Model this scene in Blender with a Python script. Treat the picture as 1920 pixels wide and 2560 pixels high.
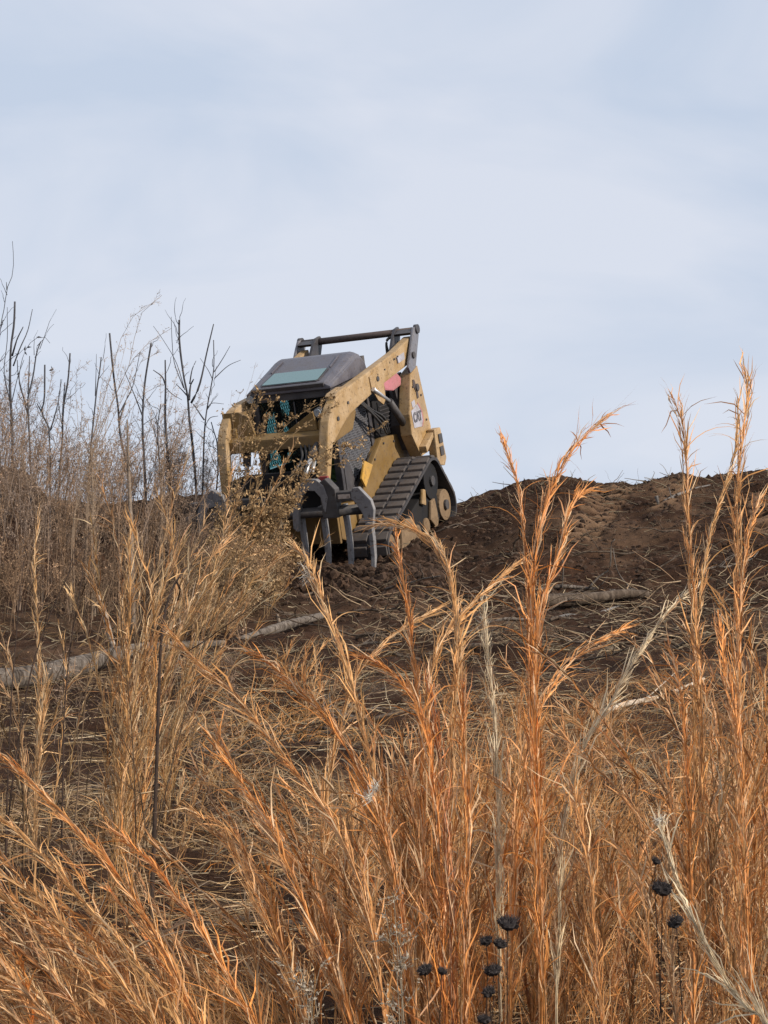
import bpy, bmesh, math, random
import numpy as np
from mathutils import Vector, Matrix
rnd = random.Random(7)
R = np.random.default_rng(11)
for o in list(bpy.data.objects): bpy.data.objects.remove(o)
scene = bpy.context.scene
COL = scene.collection

# ---------------------------------------------------------------- camera, sky, sun
F = 960/.2217                       # focal length in photo pixels (1920 wide)
PITCH = math.radians(5)
EYE = np.array([0, 0, 1.6])
cam = bpy.data.cameras.new('camera'); camo = bpy.data.objects.new('camera', cam); COL.objects.link(camo)
cam.sensor_fit = 'HORIZONTAL'; cam.sensor_width = 24; cam.lens = 12/.2217
cam.clip_end = 3000; cam.clip_start = .05
camo.location = EYE; camo.rotation_euler = (math.radians(90)+PITCH, 0, 0)
scene.camera = camo

SUN_DIR = Vector((.84, -.42, .56)).normalized()      # towards the sun
sun = bpy.data.lights.new('sun', 'SUN'); suno = bpy.data.objects.new('sun', sun); COL.objects.link(suno)
sun.energy = 4.9; sun.angle = math.radians(2.0); sun.color = (1.0, .92, .81)
suno.rotation_euler = SUN_DIR.to_track_quat('Z', 'Y').to_euler()

world = bpy.data.worlds.new('World'); scene.world = world; world.use_nodes = True
nt = world.node_tree; nt.nodes.clear()
def N(t, typ, **kw):
    n = t.nodes.new(typ)
    for k, v in kw.items(): setattr(n, k, v)
    return n
out = N(nt, 'ShaderNodeOutputWorld'); bg = N(nt, 'ShaderNodeBackground'); bg.inputs[1].default_value = .1
sky = N(nt, 'ShaderNodeTexSky', sky_type='NISHITA'); sky.sun_disc = False
sky.sun_elevation = math.asin(SUN_DIR.z); sky.sun_rotation = math.atan2(SUN_DIR.x, SUN_DIR.y)
tc = N(nt, 'ShaderNodeTexCoord'); mp = N(nt, 'ShaderNodeMapping'); mp.inputs['Scale'].default_value = (1, 1, 2.6)
mp.inputs['Rotation'].default_value = (0, math.radians(18), 0)
nz = N(nt, 'ShaderNodeTexNoise'); nz.inputs['Scale'].default_value = 4.2; nz.inputs['Detail'].default_value = 5; nz.inputs['Roughness'].default_value = .5; nz.inputs['Distortion'].default_value = .5
rp = N(nt, 'ShaderNodeValToRGB'); rp.color_ramp.elements[0].position = .36; rp.color_ramp.elements[0].color = (5.85, 6.7, 8.15, 1)
rp.color_ramp.elements[1].position = .62; rp.color_ramp.elements[1].color = (7.3, 7.75, 8.8, 1)
mx = N(nt, 'ShaderNodeMix', data_type='RGBA'); mx.inputs[0].default_value = .93
nt.links.new(tc.outputs['Generated'], mp.inputs[0]); nt.links.new(mp.outputs[0], nz.inputs['Vector'])
nt.links.new(nz.outputs[0], rp.inputs[0]); nt.links.new(sky.outputs[0], mx.inputs[6]); nt.links.new(rp.outputs[0], mx.inputs[7])
nt.links.new(mx.outputs[2], bg.inputs[0]); nt.links.new(bg.outputs[0], out.inputs[0])
scene.view_settings.view_transform = 'Standard'; scene.view_settings.look = 'None'
scene.view_settings.exposure = 0; scene.view_settings.gamma = 1; scene.view_settings.use_curve_mapping = False
scene.render.engine = 'CYCLES'

# ---------------------------------------------------------------- helpers
def at(px, py, d):
    """world point on the line of sight of photo pixel (px,py) at world y = d"""
    r = (px-960)/F; u = (1280-py)/F
    v = np.array([r, math.cos(PITCH)-u*math.sin(PITCH), math.sin(PITCH)+u*math.cos(PITCH)])
    return EYE + v*(d/v[1])

def tag(o, label=None, cat=None, group=None, kind=None):
    if label: o['label'] = label
    if cat: o['category'] = cat
    if group: o['group'] = group
    if kind: o['kind'] = kind
    return o
def empty(name, loc, label=None, cat=None, group=None):
    o = bpy.data.objects.new(name, None); COL.objects.link(o); o.location = [float(c) for c in loc]
    o.empty_display_size = .1
    return tag(o, label, cat, group)
def link(name, me, mat=None, parent=None):
    o = bpy.data.objects.new(name, me); COL.objects.link(o)
    if mat is not None and not me.materials: me.materials.append(mat)
    if parent is not None: o.parent = parent
    return o

class Acc:
    """collects triangles and quads with a colour per vertex"""
    def __init__(s): s.v = []; s.q = []; s.c = []; s.n = 0
    def add(s, V, Q, C):
        V = np.asarray(V, float).reshape(-1, 3); Q = np.asarray(Q, int).reshape(-1, 4)
        C = np.broadcast_to(np.asarray(C, float).reshape(-1, 3), (len(V), 3))
        s.v.append(V); s.q.append(Q+s.n); s.c.append(C); s.n += len(V)
    def ribbon(s, C, W, side, col):
        C = np.asarray(C); n, k, _ = C.shape
        W = np.broadcast_to(W, (n, k)); side = np.asarray(side)
        if side.ndim == 2: side = side[:, None, :]
        off = side*(W[:, :, None]/2)
        V = np.stack([C-off, C+off], 2).reshape(n, k*2, 3)
        i = np.arange(k-1)*2; q = np.stack([i, i+1, i+3, i+2], 1)
        Q = (np.arange(n)*k*2)[:, None, None]+q[None]
        col = np.asarray(col)
        cc = np.repeat(col[:, None, :], k*2, 1) if col.ndim == 2 else np.repeat(col, 2, axis=1)
        s.add(V, Q, cc.reshape(-1, 3))
    def tube(s, C, Rr, col, sides=4):
        C = np.asarray(C, float); n, k, _ = C.shape
        Rr = np.broadcast_to(Rr, (n, k))
        T = np.gradient(C, axis=1); T /= np.linalg.norm(T, axis=2, keepdims=True)+1e-9
        ref = np.where(np.abs(T[..., 2:3]) > .9, np.array([1., 0, 0]), np.array([0, 0, 1.]))
        A = np.cross(T, ref); A /= np.linalg.norm(A, axis=2, keepdims=True)+1e-9
        B = np.cross(T, A)
        th = np.arange(sides)*2*np.pi/sides
        V = C[:, :, None]+Rr[:, :, None, None]*(A[:, :, None]*np.cos(th)[:, None]+B[:, :, None]*np.sin(th)[:, None])
        V = V.reshape(n, k*sides, 3)
        i = (np.arange(k-1)*sides)[:, None]; j = np.arange(sides)[None]; j2 = (j+1) % sides
        q = np.stack([i+j, i+j2, i+sides+j2, i+sides+j], 2).reshape(-1, 4)
        Q = (np.arange(n)*k*sides)[:, None, None]+q[None]
        col = np.asarray(col)
        cc = np.repeat(col[:, None, :], k*sides, 1) if col.ndim == 2 else np.repeat(col, sides, axis=1)
        s.add(V, Q, cc.reshape(-1, 3))
    def mesh(s, name, origin=(0, 0, 0), smooth=False):
        V = np.concatenate(s.v)-np.asarray(origin, float); Q = np.concatenate(s.q); C = np.concatenate(s.c)
        me = bpy.data.meshes.new(name)
        me.vertices.add(len(V)); me.vertices.foreach_set('co', V.astype(np.float32).ravel())
        me.loops.add(len(Q)*4); me.loops.foreach_set('vertex_index', Q.astype(np.int32).ravel())
        me.polygons.add(len(Q)); me.polygons.foreach_set('loop_start', (np.arange(len(Q))*4).astype(np.int32))
        a = me.color_attributes.new('Col', 'FLOAT_COLOR', 'POINT')
        a.data.foreach_set('color', np.c_[C, np.ones(len(C))].astype(np.float32).ravel())
        me.update(calc_edges=True)
        if smooth: me.polygons.foreach_set('use_smooth', np.ones(len(Q), bool))
        return me

def norm(v): return v/(np.linalg.norm(v, axis=-1, keepdims=True)+1e-9)
def resample(P, k):
    """smooth curve (Catmull-Rom) through the control points P, k samples"""
    P = np.asarray(P, float)
    if len(P) == 2: P = np.array([P[0], (P[0]+P[1])/2, P[1]])
    Q = np.vstack([2*P[0]-P[1], P, 2*P[-1]-P[-2]])
    seg = np.linalg.norm(np.diff(P, axis=0), axis=1); cum = np.r_[0, np.cumsum(seg)]; cum /= cum[-1]
    o = []
    for t in np.linspace(0, 1, k):
        i = min(np.searchsorted(cum, t, side='right')-1, len(P)-2); u = (t-cum[i])/(cum[i+1]-cum[i]+1e-9)
        p0, p1, p2, p3 = Q[i:i+4]
        o.append(.5*((2*p1)+(-p0+p2)*u+(2*p0-5*p1+4*p2-p3)*u*u+(-p0+3*p1-3*p2+p3)*u**3))
    return np.array(o)

# smooth value noise in numpy
_G = np.random.default_rng(3).random((256, 256))
def vnoise(x, y):
    xi = np.floor(x).astype(int); yi = np.floor(y).astype(int); fx = x-xi; fy = y-yi
    fx = fx*fx*(3-2*fx); fy = fy*fy*(3-2*fy)
    g = lambda a, b: _G[a & 255, b & 255]
    return (g(xi, yi)*(1-fx)+g(xi+1, yi)*fx)*(1-fy)+(g(xi, yi+1)*(1-fx)+g(xi+1, yi+1)*fx)*fy-.5
def fbm(x, y, o=4, g=.5):
    s = 0; a = 1
    for i in range(o): s = s+a*vnoise(x+17.3*i, y-9.1*i); x = x*2.03; y = y*2.03; a *= g
    return s
def sstep(a, b, x):
    t = np.clip((x-a)/(b-a), 0, 1); return t*t*(3-2*t)

# ---------------------------------------------------------------- materials
def new_mat(name):
    m = bpy.data.materials.new(name); m.use_nodes = True; t = m.node_tree
    return m, t, t.nodes['Principled BSDF']
def ramp(t, stops):
    r = N(t, 'ShaderNodeValToRGB'); e = r.color_ramp.elements
    while len(e) > 2: e.remove(e[-1])
    for i, (p, c) in enumerate(stops):
        el = e[i] if i < 2 else e.new(p)
        el.position = p; el.color = (*c, 1)
    return r
def noise(t, scale, detail=4, rough=.55, coord='Object', vscale=None, dist=0):
    c = N(t, 'ShaderNodeTexCoord'); n = N(t, 'ShaderNodeTexNoise')
    n.inputs['Scale'].default_value = scale; n.inputs['Detail'].default_value = detail
    n.inputs['Roughness'].default_value = rough; n.inputs['Distortion'].default_value = dist
    if vscale:
        m = N(t, 'ShaderNodeMapping'); m.inputs['Scale'].default_value = vscale
        t.links.new(c.outputs[coord], m.inputs[0]); t.links.new(m.outputs[0], n.inputs['Vector'])
    else: t.links.new(c.outputs[coord], n.inputs['Vector'])
    return n
def mixc(t, fac, a, b, mode='MIX'):
    m = N(t, 'ShaderNodeMix', data_type='RGBA', blend_type=mode)
    for s, v in ((0, fac), (6, a), (7, b)):
        if hasattr(v, 'is_output') or isinstance(v, bpy.types.NodeSocket): t.links.new(v, m.inputs[s])
        elif s == 0: m.inputs[0].default_value = v
        else: m.inputs[s].default_value = (*v, 1)
    return m.outputs[2]
def bump(t, p, h, strength, dist=.01):
    b = N(t, 'ShaderNodeBump'); b.inputs['Strength'].default_value = strength; b.inputs['Distance'].default_value = dist
    t.links.new(h, b.inputs['Height']); t.links.new(b.outputs[0], p.inputs['Normal'])

def plant_mat(name, trans=.3, rough=.55, spec=.35):
    m, t, p = new_mat(name)
    a = N(t, 'ShaderNodeAttribute', attribute_name='Col')
    nn = noise(t, 60, 2); r = ramp(t, [(.3, (.72, .72, .72)), (.7, (1.15, 1.15, 1.15))]); t.links.new(nn.outputs[0], r.inputs[0])
    c = mixc(t, 1.0, a.outputs['Color'], r.outputs[0], 'MULTIPLY')
    t.links.new(c, p.inputs['Base Color']); p.inputs['Roughness'].default_value = rough; p.inputs['Specular IOR Level'].default_value = spec
    if trans:
        tr = N(t, 'ShaderNodeBsdfTranslucent'); t.links.new(c, tr.inputs[0])
        ms = N(t, 'ShaderNodeMixShader'); ms.inputs[0].default_value = trans
        t.links.new(p.outputs[0], ms.inputs[1]); t.links.new(tr.outputs[0], ms.inputs[2])
        t.links.new(ms.outputs[0], t.nodes['Material Output'].inputs[0])
    return m
M = {}
M['grass'] = plant_mat('dry_grass_blades', .18, .5, .4)
M['weed'] = plant_mat('dead_weed', .15, .8, .15)
M['stick'] = plant_mat('twig_bark', 0, .85, .2)

m, t, p = new_mat('soil'); M['soil'] = m
n1 = noise(t, 1.3, 6, .6); n2 = noise(t, 14, 6, .7); n3 = noise(t, 90, 4, .7); n4 = noise(t, 5, 5, .65)
r1 = ramp(t, [(.3, (.024, .0118, .0068)), (.5, (.046, .0225, .0125)), (.72, (.082, .044, .026))]); t.links.new(n1.outputs[0], r1.inputs[0])
r2 = ramp(t, [(.3, (.45, .45, .45)), (.55, (.95, .95, .95)), (.75, (1.7, 1.65, 1.6))]); t.links.new(n2.outputs[0], r2.inputs[0])
c = mixc(t, 1.0, r1.outputs[0], r2.outputs[0], 'MULTIPLY')
r3 = ramp(t, [(.56, (0, 0, 0)), (.72, (1, 1, 1))]); t.links.new(n4.outputs[0], r3.inputs[0])
c = mixc(t, r3.outputs[0], c, (.090, .052, .031))
att = N(t, 'ShaderNodeAttribute', attribute_name='Col')
sep = N(t, 'ShaderNodeSeparateColor'); t.links.new(att.outputs['Color'], sep.inputs[0])
c = mixc(t, sep.outputs[0], c, (.19, .115, .068))
c = mixc(t, sep.outputs[1], c, (.018, .0105, .007))
t.links.new(c, p.inputs['Base Color']); p.inputs['Roughness'].default_value = .96; p.inputs['Specular IOR Level'].default_value = .1
ad = N(t, 'ShaderNodeMath', operation='ADD'); t.links.new(n2.outputs[0], ad.inputs[0])
ml = N(t, 'ShaderNodeMath', operation='MULTIPLY'); ml.inputs[1].default_value = .4; t.links.new(n3.outputs[0], ml.inputs[0]); t.links.new(ml.outputs[0], ad.inputs[1])
bump(t, p, ad.outputs[0], 1.0, .035)

def paint(name, base, dust, dirt, rough=.5, spec=.4, amt=(.35, .7), metallic=0, scale=5):
    m, t, p = new_mat(name)
    a = noise(t, scale, 7, .65); b = noise(t, 28, 5, .7); f = noise(t, 120, 3, .6)
    ra = ramp(t, [(amt[0], (0, 0, 0)), (amt[1], (1, 1, 1))]); t.links.new(a.outputs[0], ra.inputs[0])
    c = mixc(t, ra.outputs[0], base, dust)
    rb = ramp(t, [(.55, (0, 0, 0)), (.68, (1, 1, 1))]); t.links.new(b.outputs[0], rb.inputs[0])
    c = mixc(t, rb.outputs[0], c, dirt)
    g = noise(t, 2.2, 8, .7, dist=.8); rg = ramp(t, [(.50, (0, 0, 0)), (.66, (.75, .75, .75))]); t.links.new(g.outputs[0], rg.inputs[0])
    c = mixc(t, rg.outputs[0], c, tuple(.5*x+.5*y for x, y in zip(dirt, dust)))
    t.links.new(c, p.inputs['Base Color'])
    rr = ramp(t, [(.3, (rough-.1,)*3), (.7, (min(rough+.25, 1),)*3)]); t.links.new(a.outputs[0], rr.inputs[0])
    t.links.new(rr.outputs[0], p.inputs['Roughness']); p.inputs['Specular IOR Level'].default_value = spec; p.inputs['Metallic'].default_value = metallic
    bump(t, p, f.outputs[0], .25, .004)
    M[name] = m
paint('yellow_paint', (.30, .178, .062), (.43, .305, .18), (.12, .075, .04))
paint('shaded_ochre_paint', (.17, .095, .022), (.20, .125, .05), (.10, .062, .035), .55)  # darker, less dusty copy of the yellow; the arms' shade is in the colour
paint('yellow_plate', (.50, .27, .04), (.46, .28, .09), (.16, .09, .04))
paint('dark_frame', (.030, .028, .033), (.075, .068, .068), (.045, .032, .024), .45)
paint('roof_grey', (.075, .070, .085), (.12, .112, .125), (.07, .055, .045), .38, .5)
paint('link_grey', (.12, .12, .14), (.20, .19, .20), (.06, .045, .035), .4, .5)
paint('steel_grey', (.15, .145, .15), (.25, .235, .23), (.05, .035, .025), .5, .5)
paint('dark_steel', (.035, .033, .036), (.085, .075, .07), (.05, .035, .025), .5, .4)
paint('rust_bar', (.055, .038, .034), (.09, .065, .055), (.035, .025, .022), .6)
paint('rubber', (.040, .039, .043), (.078, .070, .068), (.075, .052, .038), .75, .25, (.4, .75))
paint('lug_rubber', (.050, .047, .050), (.105, .088, .078), (.085, .056, .036), .8, .2, (.3, .6), scale=9)
paint('tan_mud', (.17, .11, .062), (.24, .165, .10), (.07, .045, .028), .8, .2)
paint('black_inner', (.012, .012, .014), (.022, .02, .02), (.02, .016, .012), .7, .2)
paint('pink_cover', (.44, .15, .17), (.32, .15, .14), (.25, .1, .09), .6)
paint('red_cover', (.32, .04, .04), (.25, .06, .05), (.1, .03, .03), .6)
paint('chrome', (.6, .6, .62), (.5, .5, .5), (.3, .27, .25), .2, .5, metallic=.6)
paint('sticker_grey', (.40, .39, .44), (.30, .28, .29), (.2, .15, .11), .6)
paint('letter_grey', (.06, .06, .075), (.22, .20, .21), (.15, .12, .10), .6, .3, (.42, .66), scale=16)
paint('sticker_beige', (.50, .42, .36), (.38, .30, .24), (.1, .07, .05), .6)
paint('lamp_lens', (.25, .30, .34), (.35, .38, .40), (.15, .13, .11), .15, .6)
paint('hydraulic_hose', (.02, .02, .022), (.05, .045, .04), (.05, .035, .025), .5)
def glass(name, col, rough=.08, alpha=.45):
    m, t, p = new_mat(name)
    p.inputs['Base Color'].default_value = (*col, 1); p.inputs['Roughness'].default_value = rough
    tr = N(t, 'ShaderNodeBsdfTransparent'); tr.inputs[0].default_value = (.72, .93, .93, 1)
    ms = N(t, 'ShaderNodeMixShader'); ms.inputs[0].default_value = alpha
    t.links.new(tr.outputs[0], ms.inputs[1]); t.links.new(p.outputs[0], ms.inputs[2])
    t.links.new(ms.outputs[0], t.nodes['Material Output'].inputs[0]); M[name] = m
glass('teal_glass', (.12, .22, .23), .10, .22)
glass('door_glass', (.01, .012, .014), .06, .30)
m, t, p = new_mat('skylight_glass'); p.inputs['Base Color'].default_value = (.12, .20, .205, 1); p.inputs['Roughness'].default_value = .25; M['skylight_glass'] = m

def bark(name, stops, sc=(8, 8, 1.5), rough=.85, b=.5):
    m, t, p = new_mat(name)
    a = noise(t, 3.0, 7, .65, vscale=sc, dist=.4); c2 = noise(t, 40, 4, .6)
    r = ramp(t, stops); t.links.new(a.outputs[0], r.inputs[0])
    q = ramp(t, [(.3, (.7, .7, .7)), (.7, (1.2, 1.2, 1.2))]); t.links.new(c2.outputs[0], q.inputs[0])
    t.links.new(mixc(t, 1.0, r.outputs[0], q.outputs[0], 'MULTIPLY'), p.inputs['Base Color'])
    p.inputs['Roughness'].default_value = rough; p.inputs['Specular IOR Level'].default_value = .2
    bump(t, p, a.outputs[0], b, .02); M[name] = m
bark('log_grey', [(.35, (.04, .03, .023)), (.5, (.13, .105, .085)), (.7, (.22, .185, .155))], (8, 8, 2), .9, 1.0)
bark('log_pale', [(.3, (.09, .08, .07)), (.6, (.20, .18, .165)), (.8, (.28, .26, .24))])
bark('log_brown', [(.3, (.035, .024, .017)), (.5, (.085, .06, .042)), (.75, (.18, .14, .105))])
bark('birch_bark', [(.40, (.07, .045, .03)), (.50, (.28, .22, .17)), (.7, (.50, .43, .36))], (3, 3, 12))
bark('root_pale', [(.3, (.26, .18, .12)), (.5, (.52, .42, .32)), (.8, (.68, .60, .50))])
bark('sapling_bark', [(.3, (.040, .038, .042)), (.6, (.085, .082, .088)), (.8, (.13, .125, .125))], (20, 20, 4))
bark('sapling_tan', [(.3, (.12, .085, .06)), (.6, (.22, .165, .12)), (.8, (.30, .24, .18))], (20, 20, 4))
bark('stump_bark', [(.3, (.022, .013, .009)), (.6, (.050, .030, .020)), (.8, (.09, .058, .04))], (8, 8, 3))
bark('seed_head', [(.3, (.016, .013, .012)), (.6, (.042, .034, .032)), (.8, (.09, .075, .07))], (60, 60, 60))
m, t, p = new_mat('fluff'); p.inputs['Base Color'].default_value = (.78, .74, .70, 1); p.inputs['Roughness'].default_value = .9; M['fluff'] = m

# ---------------------------------------------------------------- the ground
TM = np.array([-0.488, 19.83, 2.927])       # loader's origin
RM = np.array([[0.9143937, 0.3822963, -0.1331678], [-0.4036073, 0.8864115, -0.2266622], [0.0313893, 0.261006, 0.9648267]])
PX = np.array([-900, 0, 60, 110, 160, 300, 440, 560, 700, 850, 1150, 1210, 1300, 1400, 1500, 1600, 1680, 1760, 1920, 2800.])
SK = np.array([1100, 1165, 1180, 1235, 1262, 1272, 1245, 1240, 1240, 1250, 1262, 1240, 1214, 1188, 1214, 1212, 1190, 1200, 1180, 1170.])
DD = np.array([0, 1.2, 2.5, 4, 6, 8, 10, 13, 16, 18, 19.5, 21.3, 22.2, 24])
RR = np.array([0, 0, 3450, 2640, 2200, 1950, 1780, 1625, 1505, 1405, 1322, 1235, 1242, 1300.])
def row_z(row, d):
    u = (1280-row)/F
    return 1.6+d*(math.sin(PITCH)+u*math.cos(PITCH))/(math.cos(PITCH)-u*math.sin(PITCH))
ZB = np.array([row_z(r, d) if d >= 2.5 else 0 for r, d in zip(RR, DD)]); ZB[0] = -.15; ZB[1] = .12
_dd = np.linspace(0, 24, 240); _zz = np.interp(_dd, DD, ZB)
_zz = np.convolve(np.pad(_zz, 6, 'edge'), np.ones(9)/9, 'same')[6:-6]
def H(x, y, fine=True):
    x = np.asarray(x, float); y = np.asarray(y, float)
    yc = np.clip(y, .5, 24)
    z = np.interp(yc, _dd, _zz)
    px = 960+F*x/(np.maximum(y, .5)*1.004)
    sk = np.interp(px, PX, SK)
    dz = (1235-sk)/F*21.3
    z = z+dz*sstep(15, 21, y)
    z = z-sstep(24, 60, y)*3.0
    z = z+.13*fbm(x*.55+3, y*.55, 3)*sstep(3, 9, y)*(1-.7*sstep(19.5, 20.8, y))
    if fine:
        z = z+.085*fbm(x*2.2, y*2.2, 4, .55)*sstep(2, 6, y)*(1-sstep(30, 40, y))+.022*np.abs(fbm(x*9, y*9, 3, .6))+.075*np.abs(fbm(x*4.3+5, y*4.3, 4, .6))*sstep(12, 16, y)*(1-sstep(24, 30, y))
    # the loader's bed
    P = np.stack([x-TM[0], y-TM[1]], -1)
    nx, ny, nz_ = RM[:, 2]
    lx = P[..., 0]*RM[0, 0]+P[..., 1]*RM[1, 0]; ly = P[..., 0]*RM[0, 1]+P[..., 1]*RM[1, 1]
    zp = TM[2]-(nx*P[..., 0]+ny*P[..., 1])/nz_ + (.045+.03*ly)
    dx = np.maximum(np.abs(lx)-1.12, 0); dy = np.maximum(np.maximum(ly-1.15, -2.5-ly), 0)*.8
    dist = np.sqrt((dx*1.3)**2+(dy*1.2)**2)
    w = 1-sstep(0, .75, dist)
    z = z*(1-w)+(zp+.02*(fbm(x*6, y*6, 2) if fine else 0))*w
    # soil pushed up in front of the tines
    z = z+.20*np.exp(-((lx-.35)/1.15)**2-((ly+1.95)/.33)**2)*(1+.6*(fbm(x*5, y*5, 3) if fine else 0))
    z = z+.11*np.exp(-((lx-1.28)/.20)**2)*sstep(-1.5, -.9, ly)*(1-sstep(.7, 1.3, ly))*(1+1.2*(fbm(x*4, y*4, 3) if fine else 0))
    # mound to the left of the loader
    z = z+.55*np.exp(-((x+2.05)/.6)**2-((y-18.7)/.55)**2)
    return z
def tracks_mask(x, y):
    px = 960+F*x/(y*1.004)
    m = 0
    for (a, ya, b, yb, w) in ((1540, 21.1, 1440, 18.3, 48), (1690, 20.9, 1640, 19.6, 34), (1905, 20.2, 1930, 18.4, 44)):
        pc = a+(b-a)*(ya-y)/(ya-yb)
        m = np.maximum(m, (1-sstep(w*.8, w*1.1, np.abs(px-pc)))*sstep(yb, yb+.3, y)*(1-sstep(ya-.1, ya+.2, y)))
    return m
ys = np.concatenate([np.linspace(-6, 1.5, 12)[:-1], np.linspace(1.5, 8, 120)[:-1], np.linspace(8, 16, 150)[:-1], np.linspace(16, 22.5, 260)[:-1], np.linspace(22.5, 30, 30)[:-1], [32, 36, 42, 50, 60, 90, 150, 300, 600, 1200]])
us = np.concatenate([[-60, -12, -4, -2.2], np.linspace(-1.45, 1.45, 420), [2.2, 4, 12, 60]])
hw = np.maximum(ys, 0)*.2217*1.25+1.0
X = us[None, :]*hw[:, None]; Y = np.repeat(ys[:, None], len(us), 1)
X = np.clip(X, -1500, 1500)
Z = H(X, Y)
tm = tracks_mask(X, np.maximum(Y, 1))
ph = Y/.19+.35*vnoise(X*3, Y*3)-X*.5
ridge = np.clip(np.sin(2*np.pi*ph)*1.6, -1, 1)
Z = Z+tm*(.045*ridge-.04)
crust = tm*np.clip(ridge, 0, 1)*np.clip(.85+.7*vnoise(X*4, Y*4), 0, 1)
crust = crust+sstep(.18, .4, fbm(X*.9+9, Y*.9, 3))*.35*(Y > 5)
# freshly turned, still moist soil in front of and beside the loader
moist = np.exp(-((X+.75)/1.3)**2-((Y-17.3)/1.15)**2)*1.1+np.exp(-((X-.9)/.8)**2-((Y-18.9)/1.2)**2)*.5
moist = np.clip(moist*(.9+1.2*fbm(X*3, Y*3, 3)), 0, .9)
a = Acc(); ny, nx = X.shape
idx = np.arange(ny*nx).reshape(ny, nx)
a.add(np.stack([X, Y, Z], -1).reshape(-1, 3), np.stack([idx[:-1, :-1], idx[:-1, 1:], idx[1:, 1:], idx[1:, :-1]], -1).reshape(-1, 4), np.stack([np.clip(crust, 0, 1)*(1-moist), moist, 0*moist], -1).reshape(-1, 3))
ground = link('ground', a.mesh('ground', smooth=True), M['soil']); tag(ground, kind='structure')

# ---------------------------------------------------------------- mesh helpers for the loader
def bm_obj(name, bm, mat, parent=None, bevel=0, smooth=False):
    bmesh.ops.recalc_face_normals(bm, faces=bm.faces)
    if bevel:
        bmesh.ops.bevel(bm, geom=[e for e in bm.edges if len(e.link_faces) == 2 and e.calc_face_angle() > .5], offset=bevel, segments=2, affect='EDGES', profile=.7)
    me = bpy.data.meshes.new(name); bm.to_mesh(me); bm.free()
    if smooth: me.polygons.foreach_set('use_smooth', np.ones(len(me.polygons), bool))
    return link(name, me, M[mat] if isinstance(mat, str) else mat, parent)
def box(bm, x0, x1, y0, y1, z0, z1):
    v = [bm.verts.new((x, y, z)) for x in (x0, x1) for y in (y0, y1) for z in (z0, z1)]
    for f in ((0, 1, 3, 2), (4, 6, 7, 5), (0, 4, 5, 1), (2, 3, 7, 6), (0, 2, 6, 4), (1, 5, 7, 3)): bm.faces.new([v[i] for i in f])
def prism(bm, poly, lo, hi, axis=0):
    """polygon in the two other axes, extruded along axis from lo to hi"""
    def p(c, h):
        if axis == 0: return (h, c[0], c[1])
        if axis == 1: return (c[0], h, c[1])
        return (c[0], c[1], h)
    A = [bm.verts.new(p(c, lo)) for c in poly]; B = [bm.verts.new(p(c, hi)) for c in poly]
    n = len(poly)
    bm.faces.new(A); bm.faces.new(B[::-1])
    for i in range(n): bm.faces.new((A[i], B[i], B[(i+1) % n], A[(i+1) % n]))
def obox(name, mat, par, *b, bevel=.012):
    bm = bmesh.new(); box(bm, *b); return bm_obj(name, bm, mat, par, bevel)
def oprism(name, mat, par, poly, lo, hi, axis=0, bevel=.012):
    bm = bmesh.new(); prism(bm, poly, lo, hi, axis); return bm_obj(name, bm, mat, par, bevel)
def otube(name, mat, par, pts, r, sides=12, k=None, cap=True):
    pts = np.array(pts, float)
    C = pts if k is None else resample(pts, k)
    rr = np.interp(np.linspace(0, 1, len(C)), np.linspace(0, 1, len(np.atleast_1d(r))), np.atleast_1d(r)) if np.ndim(r) else np.full(len(C), r)
    a = Acc(); a.tube(C[None], rr[None], np.ones((1, 3)), sides); me = a.mesh(name, smooth=False)
    if cap:
        bm = bmesh.new(); bm.from_mesh(me)
        n = len(C); bm.verts.ensure_lookup_table()
        bm.faces.new([bm.verts[i] for i in range(sides)][::-1]); bm.faces.new([bm.verts[(n-1)*sides+i] for i in range(sides)])
        bmesh.ops.recalc_face_normals(bm, faces=bm.faces)
        for f in bm.faces: f.smooth = len(f.verts) == 4
        bm.to_mesh(me); bm.free()
    return link(name, me, M[mat], par)
def disc(name, mat, par, cx, cy, cz, r, x0, x1, seg=24, bevel=.01):
    return oprism(name, mat, par, [(cy+r*math.cos(i*2*math.pi/seg), cz+r*math.sin(i*2*math.pi/seg)) for i in range(seg)], x0, x1, 0, bevel)

# ---------------------------------------------------------------- the loader
loader = empty('track_loader', TM, 'dusty tan yellow tracked skid loader tipping nose down over the edge of the dirt bank', 'track loader')
loader.rotation_mode = 'QUATERNION'
loader.rotation_quaternion = Matrix([list(r) for r in RM]).normalized().to_quaternion()
L = loader

# chassis
oprism('chassis', 'shaded_ochre_paint', L, [(-.62, .22), (-.62, .62), (-.42, .74), (.28, 1.19), (.84, 1.16), (1.08, .92), (1.08, .34), (.9, .24)], -.56, .56, bevel=.02)
oprism('belly_plate', 'shaded_ochre_paint', L, [(-1.08, .28), (-1.08, .58), (-.98, .62), (-.64, .62), (-.64, .24), (-.90, .22)], -.54, .54, bevel=.02)
oprism('front_skirt', 'shaded_ochre_paint', L, [(-1.00, .30), (.535, .24), (.535, .60), (-1.00, .57)], -1.13, -1.085, 1, bevel=.008)
obox('front_step', 'dark_steel', L, -.42, .42, -1.02, -.66, .62, .68)
oprism('side_step', 'yellow_plate', L, [(-.50, .84), (-.36, 1.02), (-.15, .94), (-.42, .73)], .575, .60, bevel=.006)
oprism('engine_hood', 'black_inner', L, [(.28, 1.17), (.28, 1.62), (.45, 1.70), (.95, 1.66), (1.12, 1.50), (1.10, 1.1), (.84, 1.16)], -.50, .50, bevel=.03)
obox('rear_door', 'yellow_paint', L, -.62, .62, 1.122, 1.16, .62, 1.50)
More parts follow.
